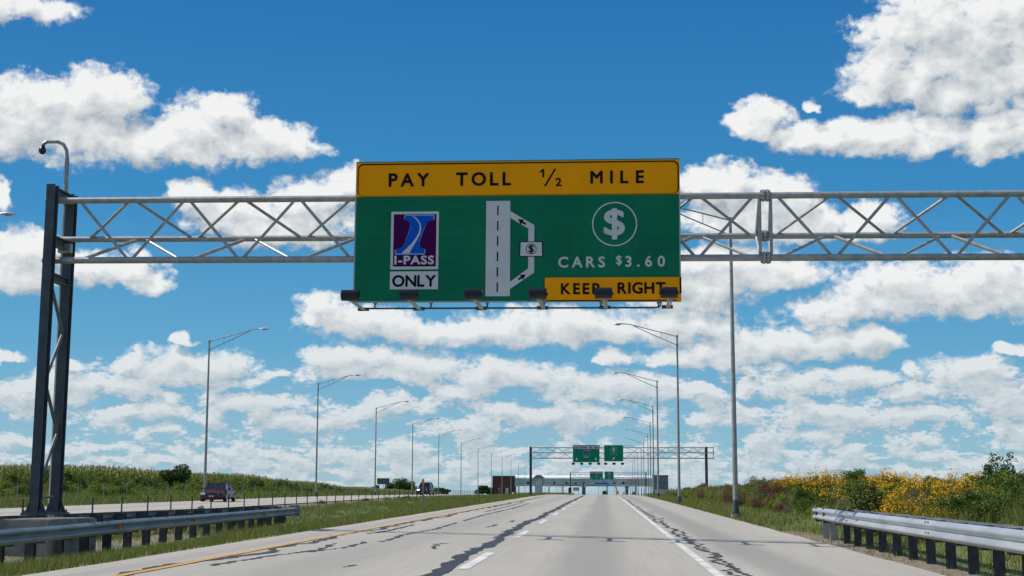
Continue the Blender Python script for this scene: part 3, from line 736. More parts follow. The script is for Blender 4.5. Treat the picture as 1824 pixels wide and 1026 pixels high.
# ---- smaller signs on the far gantries
def etoll_sign(Y, x0, x1, z0, z1, lab, full=True):
    e = empty('toll_lane_sign', (x0, Y - .3, z0), 0); tag(e, lab, 'road sign')
    W_, H_ = x1 - x0, z1 - z0; zh = H_ * .72
    e_p = one('green_panel', M['green_far'], e, (0, W_, 0, .06, 0, zh-.003))
    m = MB(); m.box(0, W_, 0, .06, zh, H_); ph = m.build('purple_header', M['purple'], e)
    m = MB(); m.box(.09, W_-.09, -.012, -.002, zh+.10, H_-.10); m.build('header_plate', M['white'], ph)
    m = MB(); x = .17
    tw = W_ - .34; put_word(m, 'ELECTRONIC', x, x + tw*.54, zh+.17, H_-.17, -.018, .03); put_word(m, 'TOLL', x + tw*.60, x + tw*.77, zh+.17, H_-.17, -.018, .03); put_word(m, 'ONLY', x + tw*.83, x + tw, zh+.17, H_-.17, -.018, .03)
    m.build('header_lettering', M['inked'], ph)
    emblem(e, W_*.42, W_*.60, H_*.28, zh - .03, -.012)
    m = MB()
    for cx in (W_*.14, W_*.86): arrow(m, (cx, H_*.27), (cx, H_*.07), .075, .26, -.012); 
    m.build('lane_arrow', M['white'], e)
    return e
def cash_sign(Y, x0, x1, z0, z1, lab):
    e = empty('cash_lane_sign', (x0, Y - .3, z0), 0); tag(e, lab, 'road sign')
    W_, H_ = x1 - x0, z1 - z0
    one('green_panel', M['green_far'], e, (0, W_, 0, .06, 0, H_))
    m = MB(); c = (W_*.5, H_*.72); m.ring(c, .40, .435, -.006, 32, -.002); m.build('dollar_ring', M['alu'], e)
    m = MB(); put_text(m, '$', c[0]-.17, c[0]+.17, c[1]-.28, c[1]+.28, -.008, .05); m.build('dollar_symbol', M['white'], e)
    m = MB(); put_word(m, 'CASH', W_*.32, W_*.68, H_*.385, H_*.48, -.008, .02); m.build('lettering', M['alu'], e)
    m = MB(); arrow(m, (W_*.43, H_*.09), (W_*.57, H_*.27), .07, .28, -.008); m.build('lane_arrow', M['white'], e)
    return e
etoll_sign(190, -4.05, -.62, 5.33, 7.53, 'green lane sign with purple header reading ELECTRONIC TOLL ONLY on the second gantry')
cash_sign(190, -.03, 2.42, 5.45, 7.53, 'green sign with dollar symbol and CASH arrow on the second gantry')
etoll_sign(397, -3.95, -.43, 5.2, 7.38, 'tiny green lane sign with purple header on the farthest gantry')
cash_sign(397, .04, 2.44, 5.25, 7.38, 'tiny green cash lane sign on the farthest gantry')
ords = ['first', 'second', 'third', 'fourth']
for i in range(4):
    e = sign_light('%s floodlight from the left below the ELECTRONIC TOLL ONLY sign' % ords[i], (-3.98 + i*1.08, 189.3, 5.05), 0, 'floodlights under the second gantry', 1.0)
for i in range(3):
    e = sign_light('%s floodlight from the left below the CASH sign' % ords[i], (.16 + i*1.07, 189.3, 5.05), 0, 'floodlights under the second gantry', 1.0)

# ------------------------------------------------------------------ street lamps
def make_lamp(name='street_lamp', H=12.45, arm=3.9, two=True):
    e = empty(name, (0, 0, 0))
    m = MB(); m.tube((0,0,.45), (0,0,H), .115, .062, n=12); m.ell((0,0,H), (.07,.07,.06), 10, 6); p = m.build('pole', M['pole'], e)
    m = MB(); m.tube((0,0,-.4), (0,0,-.07), .2, n=16); m.build('foundation', M['conc_ped'], e)
    m = MB(); m.box(-.17,.17,-.17,.17,-.07,-.03); m.tube((0,0,-.03),(0,0,.5),.145,.125,n=12); m.build('pole_base', M['column'], e)
    m = MB(); rise = 1.05
    top = [(0,0,H-.10), (arm*.5,0,H-.10+rise*.50), (arm*.84,0,H-.10+rise*.84), (arm*.95,0,H+rise*.83), (arm+.1,0,H+rise*.83)]
    m.path(top, .034, 8); m.path([(0,0,H-.75), (arm*.45,0,H-.75+rise*.73), (arm*.84,0,H-.13+rise*.84)], .028, 8)
    m.tube((arm*.30,0,H-.10+rise*.30), (arm*.30,0,H-.75+rise*.49), .014, n=6)
    m.tube((0,0,H-.2),(0,0,H-.02),.085,n=12); m.tube((0,0,H-.82),(0,0,H-.66),.09,n=12)
    m.build('arm', M['pole'], e)
    z = H + rise*.83; m = MB()
    secs = [(arm, .04, .04, 0), (arm+.12, .08, .06, 0), (arm+.30, .135, .085, .005), (arm+.55, .165, .095, .0), (arm+.75, .13, .07, -.02), (arm+.86, .04, .03, -.045)]
    n = 12; vs = []; fs = []
    for (x, ry, rz_, dz_) in secs:
        for k in range(n):
            an = 2*pi*k/n; vs.append((x, ry*cos(an), z + dz_ + (rz_*sin(an) if sin(an) > 0 else rz_*.45*sin(an))))
    for j in range(len(secs)-1):
        for k in range(n): fs.append((j*n+k, j*n+(k+1)%n, (j+1)*n+(k+1)%n, (j+1)*n+k))
    fs += [tuple(range(n))[::-1], tuple(range((len(secs)-1)*n, len(secs)*n))]
    m.add(vs, fs); hd_ = m.build('lamp_head', M['lamp'], e, smooth=True)
    m = MB(); m.ell((arm+.52, 0, z-.035), (.22,.12,.07), 12, 6); m.build('lens', M['glass_lens'], hd_, smooth=True)
    return e
proto = make_lamp()
def lampx_l(Y): return interp([(0,-29.6),(62,-30.0),(112,-30.8),(160,-31.6),(208,-32.6),(256,-33.6),(304,-34.4),(600,-34.6),(900,-34.6)], Y)
def lampx_r(Y): return interp([(0,5.5),(112,5.5),(160,5.7),(205,6.8),(252,7.9),(300,8.9),(420,10),(900,12)], Y)
num = ['first','second','third','fourth','fifth','sixth','seventh','eighth','ninth','tenth','eleventh','twelfth','thirteenth']
first = True
def place_lamp(x, y, rz, label, group, z=None):
    global first
    o = proto if first else copy_tree(proto); first = False
    o.location = (x, y, (ground(x, y) if z is None else z) + .05); o.rotation_euler = (0, 0, rz)
    tag(o, label, 'street lamp', group); return o
place_lamp(5.45, 62, pi, 'closest right-hand lamp pole, rising behind the truss right of the toll sign', 'lamps along the right shoulder', .46)
for i in range(10):
    Y = 109.5 + 48 * i
    place_lamp(lampx_r(Y), Y, pi + rnd.uniform(-.04,.04), '%s lamp pole of the right-hand row beyond the toll sign, counted towards the horizon' % num[i], 'lamps along the right shoulder')
place_lamp(-31.1, 63, 0, 'lamp at the left picture edge with only its head showing beside the gantry column', 'lamps beside the opposite road')
for i in range(13):
    Y = 112 + 48 * i
    lab = 'tall lamp pole standing by the dark red car' if i == 0 else '%s lamp pole of the left-hand row from the dark red car, counted towards the horizon' % num[i]
    place_lamp(lampx_l(Y) , Y, rnd.uniform(-.03,.03), lab, 'lamps beside the opposite road')

# camera mast behind the left gantry columns
e = empty('camera_mast', (-15.3, 40, ground(-15.3, 40))); tag(e, 'thin hooked mast with a dome camera behind the left gantry columns', 'camera mast')
zt_ = 11.2 - e.location.z
m = MB(); m.tube((0,0,0), (0,0,zt_-.5), .085, .06, n=12); m.path([(0,0,zt_-.5),(-.03,0,zt_-.25),(-.13,0,zt_-.08),(-.3,0,zt_),(-.62,0,zt_),(-.72,0,zt_-.06),(-.74,0,zt_-.12)], .05, 10); m.build('pole', M['pole'], e)
m = MB(); m.tube((-.74,0,zt_-.10),(-.74,0,zt_-.24),.06,.10,n=14); m.ell((-.74,0,zt_-.25),(.11,.11,.12),14,8); m.build('dome_camera', M['black'], e, smooth=True)
m = MB(); m.tube((0,0,-.1),(0,0,.15),.16,n=12); m.build('base', M['column'], e)

# ------------------------------------------------------------------ guard rails
WB = [(0,-.155),(.015,-.150),(.075,-.105),(.08,-.085),(.075,-.065),(.012,-.018),(.0,0),(.012,.018),(.075,.065),(.08,.085),(.075,.105),(.015,.150),(0,.155)]
def rail_mesh(pts, side, top_h=.73, lap=True):
    """w-beam lofted along pts (x,y,zground); side = direction of the face"""
    m = MB(); vs = []; n = len(WB)
    # normals
    P2 = [Vector((p[0], p[1])) for p in pts]
    for i, p in enumerate(pts):
        d = (P2[min(i+1, len(pts)-1)] - P2[max(i-1, 0)]).normalized(); nn = Vector((d.y, -d.x)) * side
        for th in (0, .006):
            for (o, z) in WB:
                vs.append((p[0] + nn.x*(o+.02-th), p[1] + nn.y*(o+.02-th), p[2] + top_h - .155 + z))
    fs = []
    for i in range(len(pts)-1):
        a, b_ = i*2*n, (i+1)*2*n
        for k in range(n-1):
            fs.append((a+k, b_+k, b_+k+1, a+k+1)); fs.append((a+n+k, a+n+k+1, b_+n+k+1, b_+n+k))
        fs.append((a, a+n, b_+n, b_)); fs.append((a+n-1, b_+n-1, b_+2*n-1, a+2*n-1))
    for i in (0, len(pts)-1):
        a = i*2*n
        for k in range(n-1): fs.append((a+k, a+k+1, a+n+k+1, a+n+k))
    m.add(vs, fs); return m
def resample(pts, st):
    out = []; acc = 0; L = [0]
    for a, b_ in zip(pts, pts[1:]): L.append(L[-1] + sqrt((b_[0]-a[0])**2 + (b_[1]-a[1])**2))
    s_ = 0
    while s_ <= L[-1] + 1e-6:
        k = max(i for i in range(len(L)) if L[i] <= s_ + 1e-9); k = min(k, len(pts)-2)
        u = (s_ - L[k]) / (L[k+1] - L[k]); out.append((pts[k][0] + (pts[k+1][0]-pts[k][0])*u, pts[k][1] + (pts[k+1][1]-pts[k][1])*u)); s_ += st
    return out
# right rail: runs back past the camera; post base z follows the verge
def post_mb(e, x, y, z, top, back, mat, w=.10, depth=.16, blk=True, yaw=0):
    m = MB(); x0, x1 = sorted((x + back*.20, x + back*(.20+depth)))
    m.box(x0, x1, y-w/2, y-w/2+.012, z-.3, z+top-.03); m.box(x0, x1, y+w/2-.012, y+w/2, z-.3, z+top-.03); xm = (x0+x1)/2; m.box(xm-.006, xm+.006, y-w/2+.012, y+w/2-.012, z-.3, z+top-.03)
    p = m.build('post', mat, e)
    if blk:
        b0, b1 = sorted((x + back*.012, x + back*.197)); m = MB(); m.box(b0, b1, y-.075, y+.075, z+top-.36, z+top+.0); m.build('offset_block', M['darkpost'], p)
e = empty('guard_rail', (5.45, 37.8, .1)); tag(e, 'bright silver guard rail on dark posts along the right shoulder', 'guard rail')
e.location = (0, 0, 0)
ptsR = [(5.44 + .10*sstep(34, 38, y), y) for y in [8 + k*.6 for k in range(53)]]
railz = lambda y: .885 - (38 - y) * .0065 - .73
rail_mesh([(x, y, railz(y)) for x, y in ptsR], -1).build('beam', M['galv_rail'], e)
yp = 38.8; k = 0
while yp > 9:
    post_mb(e, 5.45, yp, railz(yp), .73, 1, M['galv'] if k < 2 else M['darkpost'], .09, .15)
    yp -= 1.3 if k == 0 else (2.0 if k == 1 else 1.5); k += 1
m = MB(); 
for yy in (33.2, 25.0, 16.8):
    for zz in (-.085, .085):
        for q in (-.1, .1): m.ell((5.345+.0, yy+q, railz(yy)+.73-.155+zz+.04), (.02,.02,.02), 8, 4)
m.build('bolts', M['galv'], e)
rail_mesh([(5.93, y, railz(y)) for y in [8 + k*.6 for k in range(48)]], 1).build('rear_beam', M['galv_rail'], e)

# left rail round the gantry foot
L2 = [(-11.4,14),(-11.55,22),(-11.95,30),(-12.35,38),(-12.75,46),(-13.1,54),(-13.45,61),(-13.75,65)]
front = resample(L2, .6)
zr = lambda x, y: interp([(0,.30),(20,.42),(30,.50),(40,.55),(65,.62),(100,.8)], y) - .70
e = empty('guard_rail', (0,0,0)); tag(e, 'dull grey guard rail in the median, facing our lanes below the gantry foot', 'guard rail')
rail_mesh([(x, y, zr(x, y)) for x, y in front], 1, .70).build('beam', M['shaded_rail'], e)
for i, (x, y) in enumerate(resample(L2, 1.9)):
    post_mb(e, x, y, zr(x, y), .70, -1, M['darkpost'], .13, .2)
m = MB(); m.box(-14.02, -13.55, 64.98, 65.06, zr(0,65)+.30, zr(0,65)+.78); m.build('end_shoe', M['shaded_rail'], e)
for i, y in enumerate((36.5, 44.8, 56.5)):
    x = interp(L2 and [(p[1], p[0]) for p in L2], y); m = MB(); m.prism([(x+.06, zr(x,y)+.48), (x+.16, zr(x,y)+.48), (x+.16, zr(x,y)+.60), (x+.06, zr(x,y)+.60)], y-.02, y+.01); m.build('reflector', M['amber'], e)
B2 = [(-16.2,14),(-16.1,30),(-15.9,42),(-15.2,54),(-14.3,64)]
e = empty('guard_rail', (0,0,0)); tag(e, 'rear guard rail behind the gantry foot, facing the opposite road', 'guard rail')
rail_mesh([(x, y, zr(x, y)+.06) for x, y in resample(B2, .8)], -1, .70).build('beam', M['shaded_rail'], e)
for x, y in resample(B2, 1.9): post_mb(e, x, y, zr(x, y)+.06, .70, 1, M['darkpost'], .13, .2)

# ------------------------------------------------------------------ wire fence in the median, farm fence beyond
e = empty('wire_fence', (0,0,0)); tag(e, 'low wire fence on thin dark posts in the median', 'fence')
fx = lambda y: -19.0 + shift_far(y) * .7
fp = [(fx(y), y) for y in [34 + 3.3*k for k in range(64)]]
for i, (x, y) in enumerate(fp):
    z = ground(x, y); m = MB(); lean = rnd.uniform(-.02, .02)
    m.tube((x, y, z-.1), (x+lean, y, z+.86+rnd.uniform(-.04,.04)), .035, n=6); m.build('post', M['darkpost'], e)
for h in (.45, .62, .8):
    m = MB(); m.path([(x, y, ground(x, y)+h) for x, y in fp], .004, 4); m.build('wire', M['column'], e)
e = empty('wire_fence', (0,0,0)); tag(e, 'faint farm fence at the foot of the weedy slope beyond the opposite road', 'fence')
fp = [(-34.6 + shift_far(y), y) for y in [70 + 5*k for k in range(40)]]
for x, y in fp:
    z = ground(x, y); m = MB(); m.tube((x, y, z-.1), (x, y, z+1.2), .03, n=6); m.build('post', M['pole'], e)
for h in (.4, .75, 1.1):
    m = MB(); m.path([(x, y, ground(x, y)+h) for x, y in fp], .004, 4); m.build('wire', M['column'], e)

# reflector posts
def marker(x, y, h, lab, top=True):
    z = ground(x, y); e = empty('marker_post', (x, y, z)); tag(e, lab, 'marker post', 'reflector posts in the median')
    one('post', M['pole'], e, (-.035,.035,-.012,.012,-.1,h))
    m = MB(); m.prism(rounded(-.06,.06,h-.24,h-.04,.04), -.03, -.014); m.build('reflector', M['amber'], e)
marker(-8.35, 67.5, 1.55, 'thin marker post with round amber reflector standing in the grass before the oncoming pickup')
marker(-9.3, 130, 1.2, 'small marker post farther along the median edge, before the brick building')
marker(-14.05, 33.2, 1.55, 'marker post with amber reflector beside the left gantry column')
marker(-8.9, 205, 1.2, 'smallest marker post at the crest of the median')

# ------------------------------------------------------------------ vegetation
nr = np.random.default_rng(11)
def np_mesh(name, verts, faces_n, mats, midx=None):
    """verts (N,k,3): N faces of k corners each"""
    N, k, _ = verts.shape
    me = bpy.data.meshes.new(name); me.vertices.add(N*k); me.vertices.foreach_set('co', verts.reshape(-1).astype(np.float32))
    me.loops.add(N*k); me.loops.foreach_set('vertex_index', np.arange(N*k, dtype=np.int32))
    me.polygons.add(N); me.polygons.foreach_set('loop_start', np.arange(0, N*k, k, dtype=np.int32))
    try: me.polygons.foreach_set('loop_total', np.full(N, k, dtype=np.int32))
    except Exception: pass
    for m in mats: me.materials.append(m)
    if midx is not None: me.polygons.foreach_set('material_index', midx.astype(np.int32))
    me.update(calc_edges=True); return me
def leaves(c, size, aspect=.55, up=.3):
    """rhombic leaves at centres c with random directions"""
    N = len(c); d = nr.normal(size=(N,3)); d[:,2] = d[:,2]*.6 + up; d /= np.linalg.norm(d, axis=1)[:,None]
    q = nr.normal(size=(N,3)); s_ = np.cross(d, q); s_ /= np.linalg.norm(s_, axis=1)[:,None]
    L = (size * nr.uniform(.6, 1.3, N))[:,None]; W_ = L * aspect
    return np.stack([c - d*L*.5, c + s_*W_*.5, c + d*L*.5, c - s_*W_*.5], axis=1)
def blob_points(n, blobs, surf=.55):
    vol = np.array([b_[3]*b_[4]*b_[5] for b_ in blobs])**.75; pick = nr.choice(len(blobs), n, p=vol/vol.sum())
    d = nr.normal(size=(n,3)); d /= np.linalg.norm(d, axis=1)[:,None]
    r = nr.uniform(0, 1, n)**(1/3); r = np.where(nr.uniform(size=n) < surf, nr.uniform(.75, 1.05, n), r)
    b_ = np.array(blobs)[pick]
    return b_[:, :3] + d * r[:,None] * b_[:, 3:6]
def shrub(name, mat, w_, h, n, size, lumps=7, stem=True, aspect=.55, up=.3):
    e = empty(name, (0,0,0)); bl = []
    for k in range(lumps):
        a = nr.uniform(0, 2*pi); r = nr.uniform(0, w_*.33); s_ = nr.uniform(.22, .42)
        zc = nr.uniform(.3, .8) * h * (1 - .4 * r / (w_*.33))
        bl.append((r*cos(a), r*sin(a), zc, w_*s_*.8, w_*s_*.8, min(h*.30, w_*s_*.7)))
    c = blob_points(n, bl); c[:,2] = np.abs(c[:,2])
    # leader shoots that break the outline
    for k in range(int(lumps*1.5)):
        b_ = bl[nr.integers(len(bl))]; m_ = int(n*.012); t_ = nr.uniform(0, 1, m_); x0 = b_[0]+nr.normal()*w_*.12; y0 = b_[1]+nr.normal()*w_*.12
        c = np.vstack([c, np.stack([x0+nr.normal(size=m_)*.04*w_+t_*nr.normal()*.08, y0+nr.normal(size=m_)*.04*w_, b_[2]+b_[5]*.6+t_*h*.22], 1)])
    me = np_mesh('foliage', leaves(c, np.full(len(c), size), aspect, up), 4, [mat]); link(bpy.data.objects.new('foliage', me), e)
    if stem:
        m = MB()
        for k in range(5):
            b_ = bl[k % len(bl)]; m.path([(0,0,-.1), (b_[0]*.5, b_[1]*.5, b_[2]*.5), (b_[0], b_[1], b_[2]+.1)], [.03, .02, .01], 5)
        m.build('stem', M['stem'], e)
    return e
def goldenrod(w_, h, n):
    e = empty('goldenrod', (0,0,0)); m = MB(); fl = []; lf = []
    for k in range(n):
        a = nr.uniform(0, 2*pi); r = w_*.5*sqrt(nr.uniform()); x, y = r*cos(a), r*sin(a); hh = h*nr.uniform(.5, 1.05)*(1-.25*(r/w_*2)**2)
        lx, ly = nr.normal()*.12*h, nr.normal()*.12*h
        m.tube((x, y, -.05), (x+lx, y+ly, hh), .008, .004, n=3, caps=False)
        t_ = nr.uniform(.1, .86, 16); lf.append(np.stack([x+lx*t_+nr.normal(size=16)*.05, y+ly*t_+nr.normal(size=16)*.05, hh*t_], 1))
        if nr.uniform() < .62:
            q = 15; t_ = nr.uniform(0, 1, q); sp = .14*(1-t_*.7)*h/1.2
            fl.append(np.stack([x+lx+nr.normal(size=q)*sp, y+ly+nr.normal(size=q)*sp, hh-.15*h+t_*.24*h], 1))
    link(bpy.data.objects.new('foliage', np_mesh('foliage', leaves(np.vstack(lf), np.full(sum(len(q) for q in lf), .15), .35, .5), 4, [M['leaf_green']])), e)
    link(bpy.data.objects.new('flowers', np_mesh('flowers', leaves(np.vstack(fl), np.full(sum(len(q) for q in fl), .062), .8, .2), 4, [M['flower']])), e)
    m.build('stem', M['stem'], e); return e

KINDS = {
 'green': [shrub('green_shrub', M['leaf_green'], 1.7, 1.2, 3800, .08) , shrub('green_shrub', M['leaf_bright'], 1.5, 1.0, 3600, .075), shrub('green_shrub', M['leaf_bright'], 1.9, 1.1, 4400, .085)],
 'dark': [shrub('dark_shrub', M['leaf_dark'], 2.0, 1.45, 4600, .095, 9), shrub('dark_shrub', M['leaf_green'], 2.1, 1.4, 4600, .09, 10)],
 'brown': [shrub('brown_weed_clump', M['leaf_brown'], 1.7, 1.2, 2600, .085, 9, True, .3, .9), shrub('brown_weed_clump', M['leaf_brown'], 1.4, 1.0, 2200, .08, 8, True, .3, .9)],
 'grey': [shrub('grey_weed_clump', M['leaf_grey'], 1.6, 1.0, 2400, .08, 9, True, .3, .9), shrub('grey_weed_clump', M['leaf_grey'], 1.3, .8, 2000, .07, 8, True, .35, .7)],
 'gold': [goldenrod(1.5, 1.25, 75), goldenrod(1.2, 1.1, 60), goldenrod(1.8, 1.4, 95)],
}
used = set()
DESC = {'green': ('leafy green shrub on the %s', 'shrub'), 'dark': ('dark green shrub on the %s', 'shrub'), 'brown': ('brown dry weed clump on the %s', 'weeds'), 'grey': ('grey seeded weed clump on the %s', 'weeds'), 'gold': ('goldenrod clump in yellow flower on the %s', 'wildflower')}
def plant(kind, x, y, s_, where, zs=1.0, sink=.08):
    i = rnd.randrange(len(KINDS[kind])); src = KINDS[kind][i]
    if id(src) in used: o = copy_tree(src)
    else: o = src; used.add(id(src))
    o.location = (x, y, ground(x, y) - sink); o.rotation_euler = (0, 0, rnd.uniform(0, 2*pi)); o.scale = (s_, s_, s_*zs)
    l, c = DESC[kind]; tag(o, l % where, c, l.split(' on the')[0] + 's on the ' + where)
# right bank: chosen by distance and height up the bank
def px_of(x, y): return 1077 + 2600 * x / y
cnt = 0
for i in range(4200):
    y = 17 + 150 * (nr.uniform() ** 1.5); x = nr.uniform(7.0, 21)
    px = px_of(x, y)
    if px > 1960 or cnt > 295: continue
    lo = 7.2 if y < 45 else (7.9 if y < 75 else 7.7)
    if x < lo: continue
    if x > 14.5 and nr.uniform() < .6: continue
    if y > 100 and nr.uniform() < .3: continue
    up_ = x > 10
    if px > 1730: kd = rnd.choices(['green','dark','grey','gold'], [6,1.8,1.2,.35])[0]
    elif px > 1600: kd = rnd.choices(['gold','green','grey','dark'], [3.2 if up_ else 1.2,1.5,5.0,.6])[0]
    elif px > 1440: kd = rnd.choices(['gold','dark','grey','green'], [5.2,1.2,1.6,.9])[0]
    elif px > 1385: kd = rnd.choices(['gold','brown','green','dark','grey'], [4.5 if up_ else .6,4.5 if not up_ else .6,1.0,.5,1])[0]
    elif px > 1300: kd = rnd.choices(['green','brown','gold','grey','dark'], [2.2,4.2,.12,.9,.2])[0]
    else: kd = rnd.choices(['brown','green','grey','dark'], [6,1.4,1,.1])[0]
    sc_ = nr.uniform(.5, .85) if x < 9.5 else nr.uniform(.65, 1.0)
    if px < 1340: sc_ *= (.52 + .30*(px-1200)/140) * (1.25 if kd == 'brown' else 1)
    if y > 50: sc_ *= 1.0 + .20*sstep(50, 85, y)*(1 - sstep(120, 165, y)) * (1 if x > 9 else .2)
    plant(kd, x, y, sc_, 'bank behind the right guard rail', nr.uniform(.8, 1.15)); cnt += 1
for (x, y, s_) in ((10.0, 33.5, .45), (11.2, 37, .5), (9.2, 30.8, .45)): plant('dark', x, y, s_, 'bank at the right picture edge', 1.05)
# weedy slope beyond the opposite road
for i in range(290):
    y = 68 + 210 * nr.uniform() ** 1.1; x = -35.6 - 8.0 * nr.uniform() ** .7 + shift_far(y)
    if px_of(x, y) < -60: continue
    deep = x - shift_far(y) < -40
    kd = rnd.choices(['green','dark','grey','brown'], [5, 1.6 if deep else .3, .35, .2])[0]
    plant(kd, x, y, nr.uniform(.8, 1.25) * (1.0 if deep else .8), 'slope beyond the opposite road', nr.uniform(.7, 1.0))
for i in range(26):                       # weeds along the median fence
    y = 45 + 120*nr.uniform(); x = -19.3 + shift_far(y)*.7 + nr.normal()*.5
    plant(rnd.choice(['brown','brown','grey','green']), x, y, nr.uniform(.3, .45), 'verge along the median fence', .8)
for kd in KINDS:
    for o in KINDS[kd]:
        if id(o) not in used: plant(kd, 12 + rnd.uniform(0,2), 60, .8, 'bank behind the right guard rail')

def tree(x, y, w_, h, lab, n=5000, leaf=.35, mat='leaf_green', trunk_h=.3, group=None, name='tree', z=None):
    e = empty(name, (x, y, ground(x, y) if z is None else z)); tag(e, lab, 'tree', group); bl = []
    for k in range(13):
        a = nr.uniform(0, 2*pi); r = w_*.5*nr.uniform(.1, .68); zc = h*(trunk_h + (1-trunk_h)*nr.uniform(.22, .82)); q = nr.uniform(.20, .34)
        bl.append((r*cos(a), r*sin(a), zc, w_*q, w_*q, h*q*.62))
    c = blob_points(n, bl, .7)
    link(bpy.data.objects.new('crown', np_mesh('crown', leaves(c, np.full(n, leaf), .7, .1), 4, [M[mat]])), e)
    m = MB(); m.path([(0,0,-.3), (0,0,h*trunk_h), (.1,0,h*.6)], [w_*.045, w_*.035, w_*.015], 7)
    for b_ in bl[:6]: m.path([(0,0,h*trunk_h*.8), (b_[0]*.5, b_[1]*.5, h*trunk_h+.3*(b_[2]-h*trunk_h)), b_[:3]], [w_*.022, w_*.014, w_*.006], 5)
    m.build('trunk', M['bark'], e); return e
def tx(px, y): return (px - 1077) / 2600 * y
tree(tx(318,140), 140, 2.7, 2.75, 'small dark tree standing above the corn field edge, left of the red car', 2600, .18, 'leaf_dark', .02)
tree(tx(296,140), 140, 1.9, 2.0, 'low bush left of the small dark tree by the corn field', 1200, .18, 'leaf_dark', .02)
for px, w_, h, lab in ((670, 4.5, 5.0, 'small leftmost tree of the far clump, below the grey billboard'), (697, 6.5, 6.6, 'tree right of the grey billboard in the far clump'), (713, 8.5, 8.6, 'tallest tree of the far clump behind the lamp poles'), (731, 7.5, 7.8, 'rightmost tree of the far clump'),
                      (783, 7, 4.0, 'low dark tree just right of the oncoming pickup'), (796, 5, 3.4, 'lower dark bush right of the low dark tree'), (861, 6, 5.2, 'lone tree left of the brick building'), (874, 4, 4.0, 'tree edge against the brick building wall')):
    tree(tx(px,700), 700, w_, h, lab, 2600, .55, 'leaf_dark' if px > 760 else 'leaf_green', .15)
for px, w_, h, lab in ((1245, 3.4, 2.6, 'small distant bush on the right verge near the horizon'), (1222, 2.2, 1.6, 'tiny distant bush left of the small right-hand bush')):
    tree(tx(px,330), 330, w_, h, lab, 1500, .25, 'leaf_brown', .1)

# corn field: one standing crop
def corn():
    V = []; MI = []
    rows = [(-44.2 - .76*k) for k in range(9)] + [-52 - 2.2*k for k in range(8)]
    px_, py_ = [], []
    for k, xr in enumerate(rows):
        n = int((430-60)/(.26 if k < 5 else .45)); yy = nr.uniform(60, 430, n); xx = xr + nr.normal(size=n)*.08 + np.array([shift_far(q) for q in yy])
        px_.append(xx); py_.append(yy)
    X = np.concatenate(px_); Y = np.concatenate(py_); keep = (1077 + 2600*X/Y > -60); X = X[keep]; Y = Y[keep]
    Z = np.array([ground(a, b_) for a, b_ in zip(X, Y)]); n = len(X)
    H = nr.normal(1.75, .10, n) + .12*np.sin(Y*.11) - .9*np.clip((Y-330)/100, 0, 1)
    def quad(p0, p1, w0, w1, side):
        return np.stack([p0 - side*w0, p0 + side*w0, p1 + side*w1, p1 - side*w1], 1)
    B_ = np.stack([X, Y, Z], 1); up = np.array([0,0,1.0])
    a = nr.uniform(0, pi, n); sd_ = np.stack([np.cos(a), np.sin(a), 0*a], 1)
    V.append(quad(B_, B_ + up*H[:,None], .02, .01, sd_)); MI.append(np.zeros(n))
    for k in range(7):
        a = nr.uniform(0, 2*pi, n); d = np.stack([np.cos(a), np.sin(a), 0*a], 1); s_ = np.stack([-np.sin(a), np.cos(a), 0*a], 1)
        h0 = (H*(.22 + .10*k + nr.uniform(-.03, .03, n)))[:,None]; L = nr.uniform(.28, .48, n)[:,None]
        p0 = B_ + up*h0; p1 = p0 + d*L*.55 + up*L*.75; p2 = p1 + d*L*.7 - up*L*.25
        V.append(quad(p0, p1, .025, .045, s_)); V.append(quad(p1, p2, .045, .008, s_)); MI += [np.zeros(n)]*2
    for k in range(3):
        a = nr.uniform(0, 2*pi, n); d = np.stack([np.cos(a), np.sin(a), 0*a], 1); s_ = np.stack([-np.sin(a), np.cos(a), 0*a], 1)
        p0 = B_ + up*(H[:,None]-.05); p1 = p0 + up*.26 + d*.09
        V.append(quad(p0, p1, .010, .022, s_)); MI.append(np.ones(n))
    me = np_mesh('corn_field', np.concatenate(V), 4, [M['corn_leaf'], M['tassel']], np.concatenate(MI))
    tag(link(bpy.data.objects.new('corn_field', me)), 'standing corn crop with pale tassels along the top of the left slope', 'corn field', kind='stuff')
corn()

